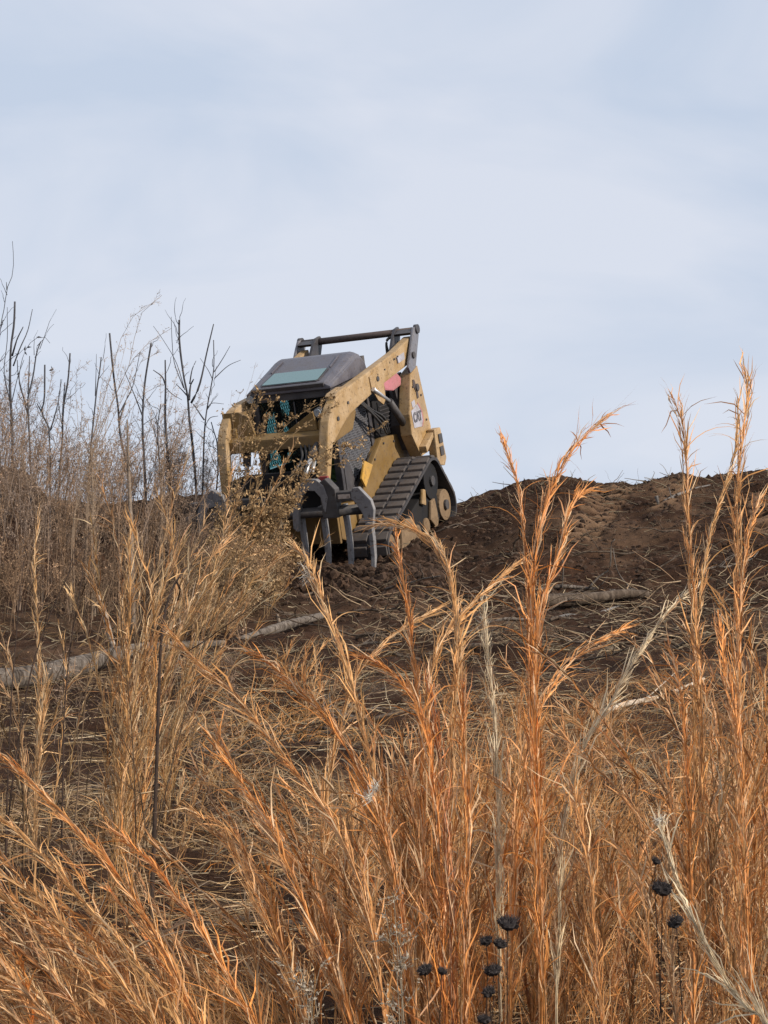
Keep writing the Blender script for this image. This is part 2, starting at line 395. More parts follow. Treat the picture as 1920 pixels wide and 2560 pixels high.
# towers and rear housings
for s in (1, -1):
    x0, x1 = sorted((s*.72, s*.862))
    tw = oprism('rear_tower', 'yellow_paint', L, [(.90, 1.95), (.66, 1.87), (.47, 1.42), (.46, 1.18), (.66, .90), (.98, .93), (1.08, 1.20)], x0, x1, bevel=.014)
    xa, xb = sorted((s*.45, s*.72))
    oprism('tower_brace', 'dark_steel', tw, [(.85, 1.7), (.62, 1.7), (.5, 1.3), (.62, 1.0), (.95, 1.0)], xa, xb-.004 if s > 0 else xb, bevel=.01)
    disc('tower_pin', 'dark_steel', tw, 0, .78, 1.70, .045, s*.862 if s > 0 else s*.885, s*.885 if s > 0 else s*.862, 14, .004)
    hs = oprism('rear_lamp_housing', 'yellow_paint', L, [(.90, 1.18), (1.10, 1.18), (1.18, .80), (1.10, .72), (.88, .76)], s*.87 if s > 0 else s*.97, s*.97 if s > 0 else s*.87, bevel=.014)
    for zz in (1.05, .90):
        oprism('lamp_recess', 'dark_steel', hs, [(.98, zz+.06), (1.09, zz+.06), (1.10, zz-.05), (.99, zz-.05)], s*.971 if s > 0 else s*.985, s*.985 if s > 0 else s*.971, bevel=.006)
    oprism('rear_ledge', 'yellow_paint', hs, [(.62, 1.02), (.90, 1.15), (.90, 1.09), (.64, .94)], s*.864 if s > 0 else s*.95, s*.95 if s > 0 else s*.864, bevel=.008)
# slotted hole with dark marks on the near tower
oprism('pin_slot', 'rust_bar', L, [(.68, 1.80), (.73, 1.80), (.79, 1.66), (.80, 1.58), (.75, 1.57), (.74, 1.65), (.67, 1.74)], .863, .870, bevel=0)
oprism('sticker', 'sticker_grey', L, [(.56, 1.55), (.66, 1.57), (.68, 1.50), (.58, 1.48)], .863, .866, bevel=0)

# decal with the lettering
oprism('logo_panel', 'sticker_grey', L, [(.52, 1.45), (.73, 1.51), (.82, 1.42), (.84, 1.31), (.79, 1.24), (.55, 1.25)], .863, .867, bevel=0)
oprism('logo_edge', 'pink_cover', L, [(.735, 1.513), (.825, 1.42), (.845, 1.31), (.795, 1.24), (.815, 1.235), (.87, 1.31), (.85, 1.43), (.75, 1.53)], .863, .8665, bevel=0)
def text_obj(name, s, size, mat, parent, loc, rot, extrude=.002, shear=0, offset=0, xs=1):
    cu = bpy.data.curves.new(name, 'FONT'); cu.body = s; cu.size = size; cu.extrude = extrude; cu.align_x = 'CENTER'; cu.align_y = 'CENTER'; cu.shear = shear; cu.offset = offset
    o = bpy.data.objects.new(name, cu); COL.objects.link(o)
    bpy.context.view_layer.update()
    me = bpy.data.meshes.new_from_object(o.evaluated_get(bpy.context.evaluated_depsgraph_get()))
    bpy.data.objects.remove(o)
    n = link(name, me, M[mat], parent); n.location = loc; n.rotation_euler = rot; n.scale = (xs, 1, 1)
    return n
text_obj('logo_lettering', 'CAT', .155, 'letter_grey', L, (.8735, .68, 1.365), (math.radians(90), 0, math.radians(92.4)), .001, 0, .006, .92)

# arms
ARM = [(.93, 2.30), (.95, 2.10), (.76, 1.98), (.58, 1.94), (.0, 1.81), (-.22, 1.75), (-.76, 1.60), (-.98, 1.49), (-1.24, 1.32), (-1.41, .92), (-1.48, .90), (-1.37, 1.28), (-1.32, 1.44), (-1.26, 1.58), (-1.16, 1.71), (-1.03, 1.81), (-.84, 1.865), (-.34, 1.975), (.5, 2.165)]
ARM_L = [(.93, 2.28), (.95, 2.08), (.76, 1.96), (.58, 1.92), (.0, 1.78), (-.22, 1.72), (-.76, 1.58), (-1.0, 1.47), (-1.28, 1.31), (-1.38, .92), (-1.47, .90), (-1.42, 1.28), (-1.38, 1.46), (-1.30, 1.59), (-1.18, 1.70), (-1.04, 1.78), (-.82, 1.845), (-.36, 1.90), (-.1, 1.975), (.5, 2.15)]
def shear(o, s):
    for v in o.data.vertices: v.co.x += s*.078*(v.co.y-1.0)
for s in (1, -1):
    xo, xi = s*.83, s*.725
    arm = oprism('lift_arm', 'yellow_paint', L, ARM if s > 0 else ARM_L, min(xo, xi), max(xo, xi), bevel=.016)
    oprism('arm_bracket', 'yellow_paint', arm, [(-.26, 1.94), (-.14, 1.98), (.06, 1.86), (.06, 1.66), (-.01, 1.60), (-.12, 1.66), (-.24, 1.80)], min(xo, s*.845)+(.0005 if s > 0 else 0), max(xo, s*.845), bevel=.006)
    disc('pivot_pin', 'dark_steel', arm, 0, -.08, 1.90, .03, min(s*.846, s*.856), max(s*.846, s*.856), 12, .003)
    disc('pivot_pin', 'dark_steel', arm, 0, -1.06, 1.58, .024, min(s*.831, s*.84), max(s*.831, s*.84), 12, .003)
    disc('pivot_pin', 'dark_steel', arm, 0, -.80, 1.72, .018, min(s*.831, s*.84), max(s*.831, s*.84), 12, .003)
    oprism('arm_gusset', 'shaded_ochre_paint', arm, [(-.46, 1.80), (-.95, 1.74), (-1.20, 1.58), (-1.22, 1.34), (-1.00, 1.32), (-.56, 1.40), (-.44, 1.58)], min(s*.66, s*.722), max(s*.66, s*.722), bevel=.02)
    # weld line plate on the elbow
    if s > 0: oprism('elbow_cap', 'yellow_paint', arm, [(-.80, 1.875), (-1.02, 1.82), (-1.06, 1.805), (-1.07, 1.825), (-1.02, 1.855), (-.80, 1.90)], min(s*.715, s*.84), max(s*.715, s*.84), bevel=.006)
    # lower links to the coupler
    otube('tilt_cylinder', 'dark_steel', arm, [(s*.60, -1.10, 1.42), (s*.58, -1.22, 1.18)], .045)
    otube('tilt_rod', 'chrome', arm, [(s*.58, -1.22, 1.18), (s*.56, -1.36, .95)], .024)
    for o_ in [arm]+[c_ for c_ in bpy.data.objects if c_.parent == arm]: shear(o_, s)
    # rear link, black uprights of the cross bar
    lk = oprism('rear_link', 'link_grey', L, [(.99, 2.40), (1.05, 2.37), (1.07, 2.30), (.84, 1.93), (.66, 1.88), (.62, 1.95), (.86, 2.30), (.93, 2.39)], min(s*.835, s*.865), max(s*.835, s*.865), bevel=.008)
    disc('pivot_pin', 'dark_steel', lk, 0, .80, 2.08, .04, min(s*.866, s*.885), max(s*.866, s*.885), 14, .004)
    oprism('link_inner_plate', 'dark_frame', L, [(1.03, 2.42), (1.08, 2.36), (.92, 2.06), (.66, 1.95), (.60, 2.00), (.84, 2.32), (.93, 2.40)], min(s*.60, s*.635), max(s*.60, s*.635), bevel=.006)
    oprism('link_cover', 'dark_frame', L, [(.86, 2.34), (.98, 2.385), (.93, 2.31)], min(s*.636, s*.834), max(s*.636, s*.834), bevel=.004)
    oprism('link_web', 'dark_frame', L, [(.66, 1.88), (.78, 1.90), (.72, 1.70), (.55, 1.60), (.50, 1.75)], min(s*.66, s*.70), max(s*.66, s*.70), bevel=.004)
    # lift cylinder
    otube('lift_cylinder', 'dark_steel', L, [(s*.76, .52, 1.30), (s*.76, .16, 1.62)], .045)
    otube('lift_rod', 'chrome', L, [(s*.76, .16, 1.62), (s*.76, -.24, 1.80)], .024)
oprism('arm_inner_stop', 'pink_cover', L, [(.08, 1.84), (.46, 1.94), (.61, 1.84), (.58, 1.76), (.34, 1.72), (.10, 1.75)], .70, .76, bevel=.02)
otube('cross_bar', 'rust_bar', L, [(-.86, 1.0, 2.355), (.86, 1.0, 2.355)], .042, 14)
otube('cross_bar_end', 'dark_frame', L, [(.84, 1.02, 2.37), (.885, 1.02, 2.37)], .055, 14)
otube('cross_bar_end', 'dark_frame', L, [(-.885, 1.02, 2.37), (-.84, 1.02, 2.37)], .055, 14)
# front cross member between the arms
oprism('cross_member', 'shaded_ochre_paint', L, [(-1.30, 1.33), (-1.30, 1.45), (-1.22, 1.49), (-1.04, 1.49), (-1.00, 1.36), (-1.12, 1.31)], -.62, .62, bevel=.02)
oprism('cross_member_plate', 'shaded_ochre_paint', L, [(.10, 1.495), (.46, 1.70), (.49, 1.495)], -1.22, -1.18, 1, bevel=.006)
oprism('cross_member_plate', 'shaded_ochre_paint', L, [(-.655, 1.76), (-.46, 1.76), (-.34, 1.70), (-.29, 1.50), (-.33, 1.31), (-.62, 1.31), (-.655, 1.33)], -1.16, -1.12, 1, bevel=.006)
# hoses
for q in (0, 1):
    otube('hydraulic_hose', 'hydraulic_hose', L, [(.50+.03*q, .86, 2.10), (.52, .84, 2.24), (.55, .86, 2.30), (.60, .92, 2.30), (.63-.01*q, .95, 2.22), (.60, .92, 2.16), (.57, .9, 2.20)], .017, 8, 24)
otube('hose_fitting', 'hydraulic_hose', L, [(.48, .84, 2.06), (.51, .86, 2.12)], .03, 10)
for q in range(3):
    otube('hydraulic_hose', 'hydraulic_hose', L, [(.30+.05*q, -1.28, 1.36), (.36+.05*q, -1.42, 1.22), (.30+.07*q, -1.60, 1.08), (.22+.08*q, -1.5, .92)], .014, 8, 14)
otube('exhaust_stub', 'dark_steel', L, [(.30, .60, 1.66), (.30, .60, 2.12)], .035, 12)
# stickers on the arm
oprism('sticker', 'sticker_grey', L, [(.46, 2.09), (.68, 2.13), (.68, 2.05), (.48, 2.02)], .785, .806, bevel=0)
oprism('sticker', 'sticker_grey', L, [(-.48, 1.88), (-.38, 1.90), (-.38, 1.85), (-.48, 1.83)], .70, .702, bevel=0)

# bolts, decals and small hardware
def bolts(par, x, pts, r=.014, s=1):
    for (y, z) in pts: disc('bolt', 'dark_steel', par, 0, y, z, r, min(x, x+s*.012), max(x, x+s*.012), 6, .002)
bolts(L, .863, [(.66, 1.72), (.88, 1.60), (.95, 1.30), (.70, 1.02), (.90, 1.02)])
bolts(L, .832, [(.30, 2.08), (.40, 2.10), (-.02, 1.99)], .012)
bolts(L, .562, [(-.45, .35), (-.45, .55), (.0, .98), (.3, 1.12), (.6, 1.10), (.9, .98)], .014)
oprism('side_grille', 'black_inner', L, [(.40, 1.22), (.40, 1.58), (.92, 1.55), (1.02, 1.44), (1.02, 1.2)], .502, .512, bevel=.004)
for q in range(7): obox('grille_slat', 'dark_frame', L, .512, .522, .42, 1.0, 1.25+.045*q, 1.262+.045*q, bevel=.002)
for q in range(3): otube('hydraulic_hose', 'hydraulic_hose', L, [(.60, .35+.04*q, 1.22), (.66, .10+.05*q, 1.36+.03*q), (.64, -.10, 1.52+.02*q), (.63, -.35, 1.66+.02*q)], .013, 8, 16)
obox('grab_handle', 'dark_steel', L, -.36, -.34, -.80, -.77, 1.15, 1.65, bevel=.004)

# cab
# roof: sloping front, rounded back
bm = bmesh.new()
prof = [(-.80, 1.955), (-.06, 2.205), (.02, 2.215), (.12, 2.195), (.20, 2.13), (.24, 2.03), (.24, 1.93)]
rows_ = []
for (y, z) in prof:
    rows_.append([bm.verts.new(c) for c in ((-.515, y, z-.075 if z > 2.0 else z-.045), (-.485, y, z-.03), (-.43, y, z), (.43, y, z), (.485, y, z-.03), (.515, y, z-.075 if z > 2.0 else z-.045))])
low = []
for (y, z) in ((-.80, 1.90), (.24, 1.93)): pass
for i in range(len(rows_)-1):
    for j in range(5): bm.faces.new((rows_[i][j], rows_[i+1][j], rows_[i+1][j+1], rows_[i][j+1]))
bl = [[bm.verts.new((sx*.515, y, zz)) for (y, zz) in ((-.80, 1.885), (-.06, 1.94), (.02, 1.95), (.12, 1.95), (.20, 1.94), (.24, 1.91), (.24, 1.90))] for sx in (-1, 1)]
for s_, j in ((0, 0), (1, 5)):
    for i in range(len(rows_)-1): bm.faces.new((rows_[i][j], bl[s_][i], bl[s_][i+1], rows_[i+1][j]))
for i in range(len(rows_)-1): bm.faces.new((bl[0][i], bl[1][i], bl[1][i+1], bl[0][i+1]))
bm.faces.new(rows_[0]+[bl[1][0], bl[0][0]])
bm.faces.new(rows_[-1][::-1]+[bl[0][-1], bl[1][-1]])
bmesh.ops.remove_doubles(bm, verts=bm.verts, dist=.0005)
roof = bm_obj('roof', bm, 'roof_grey', L, .012)
def onslope(x, f, h):   # a point on the sloping front panel of the roof
    return (x, -.80+.74*f-.32*h, 1.955+.25*f+.95*h)
def slab(name, mat, par, pts, h0, h1, bev=.004):
    bm = bmesh.new(); A = [bm.verts.new(onslope(x, f, h0)) for x, f in pts]; B = [bm.verts.new(onslope(x, f, h1)) for x, f in pts]
    bm.faces.new(A[::-1]); bm.faces.new(B); n = len(pts)
    for i in range(n): bm.faces.new((A[i], A[(i+1) % n], B[(i+1) % n], B[i]))
    return bm_obj(name, bm, mat, par, bev)
slab('skylight_frame', 'dark_frame', roof, [(-.35, .07), (.33, .07), (.36, .10), (.36, .50), (-.33, .50), (-.36, .12)], .001, .010)
slab('skylight', 'skylight_glass', roof, [(-.335, .09), (.315, .09), (.335, .11), (.335, .48), (-.31, .48), (-.34, .12)], .0105, .016)
for sx in (-1, 1):
    slab('roof_rib', 'roof_grey', roof, [(sx*.37, .52), (sx*.355, .52), (sx*.34, .92), (sx*.355, .92)][::sx], .001, .018, .003)
slab('roof_lip', 'dark_frame', roof, [(-.44, -.03), (.44, -.03), (.44, .015), (-.44, .015)], -.03, .008)
# posts and panels (hollow cab)
for sx in (-1, 1):
    a_, b_ = sorted((sx*.41, sx*.49))
    obox('cab_post', 'dark_frame', L, a_, b_, -.76, -.68, .66, 1.90)
    obox('cab_post', 'dark_frame', L, a_, b_, .16, .24, 1.0, 1.92)
    c_, d_ = sorted((sx*.445, sx*.475))
    # side wall with two openings: bottom, top, middle post
    obox('side_panel', 'dark_frame', L, c_, d_, -.679, .159, .70, 1.04 if sx < 0 else .80)
    obox('side_rail', 'dark_frame', L, c_, d_, -.679, .159, 1.86, 1.91)
    obox('side_post', 'dark_frame', L, c_, d_, -.27, -.14, 1.045, 1.855) if sx < 0 else None
    g = obox('side_glass', 'teal_glass' if sx < 0 else 'door_glass', L, sx*.455 if sx > 0 else sx*.461, sx*.461 if sx > 0 else sx*.455, -.675, .155, 1.05 if sx < 0 else .805, 1.855, bevel=0)
    # expanded-metal guard: crossing thin strips
    a = Acc(); z0, z1 = (1.05, 1.855) if sx < 0 else (.80, 1.855)
    y0, y1 = -.675, .155; pts = []
    st = .055 if sx > 0 else .075
    for k in np.arange(-2.2, 2.2, st):
        for sg in (1, -1):
            # line z = zc + sg*1.6*(y-y0)
            seg = []
            for yy in np.linspace(y0, y1, 60):
                zz = z0+k+sg*1.5*(yy-y0)
                if z0 <= zz <= z1: seg.append((sx*.468, yy, zz))
            if len(seg) > 2: pts.append((seg[0], seg[-1]))
    C = np.array(pts)
    a.tube(C, np.full((len(C), 2), .0042 if sx > 0 else .004), np.ones((len(C), 3)), 4)
    gm = link('side_guard_mesh', a.mesh('side_guard_mesh'), M['link_grey'] if sx > 0 else M['dark_steel'], L); tag(gm, kind='stuff')
oprism('side_guard_plate', 'dark_frame', L, [(-.70, .66), (-.70, 1.12), (-.60, 1.14), (-.45, .80), (-.20, .80), (.16, 1.05), (.30, 1.19), (.28, 1.16), (-.40, .72), (-.5, .66)], .476, .50, bevel=.006)
obox('rear_panel', 'black_inner', L, -.41, .41, .18, .22, 1.0, 1.90)
obox('door_header', 'dark_frame', L, -.41, .41, -.76, -.70, 1.80, 1.885)
obox('door_sill', 'dark_frame', L, -.41, .41, -.76, -.70, .66, .86)
obox('door_glass', 'door_glass', L, -.405, .405, -.735, -.727, .865, 1.795, bevel=0)
obox('wiper', 'dark_frame', L, .02, .035, -.752, -.742, 1.2, 1.78, bevel=.002)
# seat and controls inside
oprism('seat_backrest', 'black_inner', L, [(-.22, 1.18), (-.04, 1.18), (.10, 1.74), (.02, 1.80), (-.06, 1.78)], -.12, .30, bevel=.03)
oprism('seat', 'black_inner', L, [(-.55, 1.08), (-.55, 1.17), (-.10, 1.19), (-.06, 1.05)], -.20, .34, bevel=.03)
for sx in (-1, 1):
    obox('armrest', 'black_inner', L, sx*.30-.05, sx*.30+.05, -.58, -.15, 1.20, 1.30)
    otube('joystick', 'black_inner', L, [(sx*.30, -.54, 1.30), (sx*.29, -.56, 1.42)], .022, 8)
# lamps
for (x, y, z, r) in ((-.47, -.80, 1.855, .052), (.50, -.80, 1.80, .045)):
    otube('work_lamp', 'dark_steel', L, [(x, y+.07, z+.01), (x, y, z)], r, 16)
    otube('work_lamp_lens', 'lamp_lens', L, [(x, y-.001, z), (x, y-.014, z-.003)], r*.85, 16)
otube('work_lamp', 'dark_steel', L, [(.50, -1.10, 1.68), (.50, -1.18, 1.675)], .05, 16)
otube('work_lamp_lens', 'lamp_lens', L, [(.50, -1.181, 1.675), (.50, -1.195, 1.674)], .042, 16)

# the rear linkage and towers stand a little further back and closer together than drawn above
def warp(p):
    s_ = 1 if p[0] > 0 else -1; t_ = min(max((p[1]+1.2)/2.15, 0), 1.05); k_ = min(abs(p[0])/.6, 1)
    p[0] -= s_*.10*t_*k_; p[1] += .24*t_; p[2] -= .045*t_
names = ('lift_arm', 'rear_link', 'link_', 'cross_bar', 'rear_tower', 'rear_lamp_housing', 'pin_slot', 'logo', 'sticker', 'arm_inner_stop', 'lift_cylinder', 'lift_rod', 'hose_fitting', 'panel_seam', 'rear_door')
done = set()
def warp_tree(o):
    if o.name in done: return
    done.add(o.name)
    if o.name.startswith('logo_lettering'): q = list(o.location); warp(q); o.location = q
    else:
        for v in o.data.vertices: warp(v.co)
    for c_ in [c_ for c_ in bpy.data.objects if c_.parent == o]: warp_tree(c_)
for o in list(bpy.data.objects):
    if o.type != 'MESH' or o.parent != L: continue
    vs = [v.co for v in o.data.vertices[:1]]
    if o.name.startswith(names) or (o.name.startswith('bolt') and vs[0].x > .8) or (o.name.startswith('hydraulic_hose') and vs[0].y > .5): warp_tree(o)

# coupler and grapple rake
oprism('coupler_plate', 'black_inner', L, [(-.60, .60), (-.60, 1.02), (-.35, 1.10), (.35, 1.10), (.60, 1.02), (.60, .60)], -1.44, -1.38, 1, bevel=.01)
obox('coupler_lever', 'red_cover', L, .55, .66, -1.50, -1.46, .98, 1.03, bevel=.006)
obox('coupler_frame', 'dark_steel', L, .60, .98, -1.60, -1.46, .765, .865, bevel=.012)
obox('coupler_frame', 'dark_steel', L, -.98, -.10, -1.60, -1.46, .765, .865, bevel=.012)
obox('sticker', 'sticker_beige', L, .80, .94, -1.606, -1.602, .795, .84, bevel=0)
otube('rake_tube', 'dark_steel', L, [(-1.08, -1.52, .66), (1.06, -1.52, .66)], .055, 16)
for i in range(9):
    x = 1.06-.262*i
    tn = oprism('rake_tine', 'steel_grey', L, [(-1.60, .72), (-1.49, .72), (-1.48, .55), (-1.49, .30), (-1.52, .14), (-1.58, .03), (-1.62, .02), (-1.58, .14), (-1.56, .35), (-1.565, .55)], x-.023, x+.023, bevel=.008)
    tn.location = (0, .07, .0)
# upper claws of the grapple
oprism('claw', 'steel_grey', L, [(.24, .52), (.26, .72), (.31, .88), (.38, .98), (.48, 1.03), (.58, 1.02), (.66, .95), (.69, .82), (.64, .66), (.62, .70), (.61, .82), (.55, .90), (.46, .91), (.39, .85), (.34, .72), (.29, .48)], -1.62, -1.55, 1, bevel=.01)
oprism('claw', 'steel_grey', L, [(.96, .86), (.98, .90), (1.05, .905), (1.17, .76), (1.19, .66), (1.15, .47), (1.08, .47), (1.06, .62), (1.00, .74), (.95, .79)], -1.62, -1.56, 1, bevel=.01)
oprism('claw_mount', 'dark_steel', L, [(.60, .60), (.60, .98), (.68, 1.02), (.78, .90), (.78, .60)], -1.615, -1.50, 1, bevel=.012)
oprism('claw', 'steel_grey', L, [(-.90, .52), (-.88, .75), (-.78, .95), (-.66, 1.0), (-.54, .92), (-.50, .75), (-.57, .70), (-.64, .82), (-.74, .80), (-.82, .66), (-.86, .52)], -1.62, -1.55, 1, bevel=.01)
otube('claw_cylinder', 'dark_steel', L, [(.50, -1.26, 1.36), (.47, -1.44, 1.22)], .04)
otube('claw_rod', 'chrome', L, [(.47, -1.44, 1.22), (.42, -1.60, 1.01)], .026)

# tracks
def arc(cy, cz, r, a0, a1, n):
    return [(cy+r*math.cos(math.radians(a0+(a1-a0)*i/n)), cz+r*math.sin(math.radians(a0+(a1-a0)*i/n))) for i in range(n+1)]
FI, SP, RI = (-.78, .11, .20), (.62, .60, .27), (.96, .26, .24)
path = arc(*FI, 270, 112, 12)+arc(*SP, 112, 44, 7)+arc(*RI, 44, -85, 9)
path = np.array(path+[path[0]]); seg = np.linalg.norm(np.diff(path, axis=0), axis=1); cum = np.r_[0, np.cumsum(seg)]; Lp = cum[-1]
def pathat(s):
    s = s % Lp; i = min(np.searchsorted(cum, s, side='right')-1, len(seg)-1)
    f = (s-cum[i])/seg[i]; p_ = path[i]+(path[i+1]-path[i])*f; tt = (path[i+1]-path[i])/seg[i]
    return p_, tt
lug_bm = bmesh.new()
for (xa, xb) in ((-.215, -.02), (.02, .215)):
    prism(lug_bm, [(-.062, -.004), (-.050, .024), (.050, .024), (.062, -.004)], xa, xb)
bmesh.ops.recalc_face_normals(lug_bm, faces=lug_bm.faces)
bmesh.ops.bevel(lug_bm, geom=lug_bm.edges[:], offset=.004, segments=1, affect='EDGES')
lug_me = bpy.data.meshes.new('lug'); lug_bm.to_mesh(lug_me); lug_bm.free(); lug_me.materials.append(M['lug_rubber'])
for s in (1, -1):
    xc = s*.785
    # belt
    bm = bmesh.new(); n = 90; ringo = []; ringi = []
    for i in range(n):
        p_, tt = pathat(i/n*Lp); nn_ = np.array([-tt[1], tt[0]]); 
        nn_ = nn_ if True else nn_
        po = p_+nn_*0; pi_ = p_-nn_*.032
        ringo.append((bm.verts.new((xc-.225, *po)), bm.verts.new((xc+.225, *po)))); ringi.append((bm.verts.new((xc-.225, *pi_)), bm.verts.new((xc+.225, *pi_))))
    for i in range(n):
        j = (i+1) % n
        bm.faces.new((ringo[i][0], ringo[i][1], ringo[j][1], ringo[j][0])); bm.faces.new((ringi[i][0], ringi[j][0], ringi[j][1], ringi[i][1]))
        bm.faces.new((ringo[i][0], ringo[j][0], ringi[j][0], ringi[i][0])); bm.faces.new((ringo[i][1], ringi[i][1], ringi[j][1], ringo[j][1]))
    belt = bm_obj('rubber_track', bm, 'rubber', L)
    k = int(Lp/.155)
    for i in range(k):
        p_, tt = pathat(i/k*Lp)
        if p_[1] < .03 and -.7 < p_[0] < .9: continue            # buried in the soil
        ang = math.atan2(tt[1], tt[0])
        lg = link('lug', lug_me, None, belt); lg.location = (xc, p_[0], p_[1]); lg.rotation_euler = (ang, 0, 0)
    xo = s*.99; lo, hi = sorted((s*.70, s*.93))
    fr = oprism('undercarriage_frame', 'black_inner', L, [(-.70, .05), (-.62, .16), (.45, .52), (.75, .50), (.88, .26), (.80, .12), (.2, .04)], lo, hi, bevel=.015)
    for nm, (cy, cz, r) in (('front_idler', FI), ('drive_sprocket', SP), ('rear_idler', RI)):
        w = disc(nm, 'tan_mud' if nm != 'drive_sprocket' else 'black_inner', L, 0, cy, cz, r-.055, min(s*.66, s*.955), max(s*.66, s*.955), 22, .01)
        disc('hub', 'dark_steel', w, 0, cy, cz, .06, min(s*.956, s*.985), max(s*.956, s*.985), 14, .006)
    for cy in (-.50, -.22, .06, .34, .62):
        disc('track_roller', 'tan_mud', L, 0, cy, .02+.09*(cy+.8), .095, min(s*.66, s*.95), max(s*.66, s*.95), 18, .01)
    oprism('mud_guard', 'tan_mud', L, [(-.52, .02), (-.47, .22), (-.30, .33), (-.12, .30), (.0, .10), (-.12, .0)], min(s*.935, s*.975), max(s*.935, s*.975), bevel=.02)
    oprism('mud_guard', 'tan_mud', L, [(.42, .18), (.50, .38), (.62, .40), (.66, .20), (.54, .08)], min(s*.935, s*.975), max(s*.935, s*.975), bevel=.02)
    oprism('mud_guard', 'yellow_paint', L, [(.22, .40), (.30, .56), (.38, .54), (.34, .36)], min(s*.935, s*.975), max(s*.935, s*.975), bevel=.02)
#VEG
# ---------------------------------------------------------------- vegetation tools
def hit(px, py, far=22.0):
    """where the line of sight of a photo pixel meets the ground"""
    d = np.linspace(2.2, far, 500); P = np.array([at(px, py, q) for q in d])
    g = H(P[:, 0], P[:, 1]); k = np.nonzero(P[:, 2] <= g)[0]
    i = k[0] if len(k) else len(d)-1
    p = P[i].copy(); p[2] = g[i]; return p
def groundpt(px, d):
    x = (px-960)/F*d*1.004; return np.array([x, d, float(H(np.array(x), np.array(d)))])
ORANGE = np.array([.72, .285, .068]); TAN = np.array([.70, .43, .18]); PALE = np.array([.76, .60, .38]); RUST = np.array([.50, .165, .04])
BROWN = np.array([.27, .17, .10]); GREYB = np.array([.23, .17, .13]); UMBER = np.array([.11, .075, .05])

def perp_frame(T):
    ref = np.where(np.abs(T[..., 2:3]) > .9, np.array([1., 0, 0]), np.array([0, 0, 1.]))
    A = norm(np.cross(T, ref)); return A, np.cross(T, A)
def along(stems, t):
    """positions and tangents at parameters t (n,m) on stems (n,K,3)"""
    n, K, _ = stems.shape; f = np.clip(t, 0, .9999)*(K-1); i = f.astype(int); u = (f-i)[..., None]
    r = np.arange(n)[:, None]; a = stems[r, i]; b = stems[r, i+1]
    return a*(1-u)+b*u, norm(b-a)

def sedge(acc_s, acc_b, stems, cols, nodes=34, per=3, Lb=.11, wid=.0032, r0=.0017, lo=.10, ang=(5, 26), curl=.28):
    stems = np.asarray(stems, float); n, K, _ = stems.shape; cols = np.asarray(cols, float)
    rad = np.linspace(1, .35, K)[None]*r0*np.ones((n, 1))
    acc_s.tube(stems, rad, cols*.85, 3)
    t = lo+(1-lo)*((np.arange(nodes)[None]+R.random((n, nodes)))/nodes)**.85
    t = np.repeat(t, per, 1); m = t.shape[1]
    Pp, T = along(stems, t); A, B = perp_frame(T)
    ph = R.random((n, m, 1))*2*np.pi; pd = A*np.cos(ph)+B*np.sin(ph)
    opn = R.uniform(.35, 1.25, (n, 1, 1))                       # how far a stalk's leaves stand off
    tuft = np.clip(1.4*np.sin(t[..., None]*R.uniform(14, 26, (n, 1, 1))+R.uniform(0, 6, (n, 1, 1))), 0, 1)
    an = np.radians(ang[0]*.6+(ang[1]-ang[0]*.6)*opn*(.35+.9*tuft)*R.random((n, m, 1))**1.5)
    wild = (R.random((n, m, 1)) < .07)*np.radians(34); an = an+wild
    D = T*np.cos(an)+pd*np.sin(an)
    ln = Lb*(.35+.95*R.random((n, m, 1))**1.3)*(1.25-.55*t[..., None])*R.uniform(.75, 1.3, (n, 1, 1))
    s = np.array([0, .35, .7, 1.])[None, None, :, None]
    cu = (R.random((n, m, 1, 1))-.25)*curl*2
    C = Pp[:, :, None]+D[:, :, None]*ln[:, :, None]*s+pd[:, :, None]*ln[:, :, None]*s**2*cu+np.array([0, 0, -1.])*ln[:, :, None]*s**2.2*(.10+.25*(wild[:, :, None] > 0))
    C = C+R.normal(0, .030, C.shape)*ln[:, :, None]*(s > 0)
    W = wid*(.55+.8*R.random((n, m, 1)))*np.array([.8, 1, .7, .08])
    rv = norm(R.normal(size=(n, m, 3))); side = norm(np.cross(D, rv))
    cc = cols[:, None]*(.62+.62*R.random((n, m, 1)))
    pk = R.random((n, m, 1)); cc = np.where(pk < .16, cc*.45+PALE*.55, cc); cc = np.where(pk > .9, cc*.5+RUST*.4, cc)
    acc_b.ribbon(C.reshape(n*m, 4, 3), W.reshape(n*m, 4), side.reshape(n*m, 3), cc.reshape(n*m, 3))

def stem_from(root, h, lean, bend, K=12, wob=.006):
    """stems (n): root (n,3), height h (n), lean vec (n,3) horizontal offset at tip, bend (n,3) extra curve near the tip"""
    n = len(root); s = np.linspace(0, 1, K)[None, :, None]
    C = root[:, None]+np.array([0, 0, 1.])*h[:, None, None]*s+lean[:, None]*(s**1.35)+bend[:, None]*s**3.5
    w = np.cumsum(R.normal(0, wob, (n, K, 3)), 1)*s; return C+w

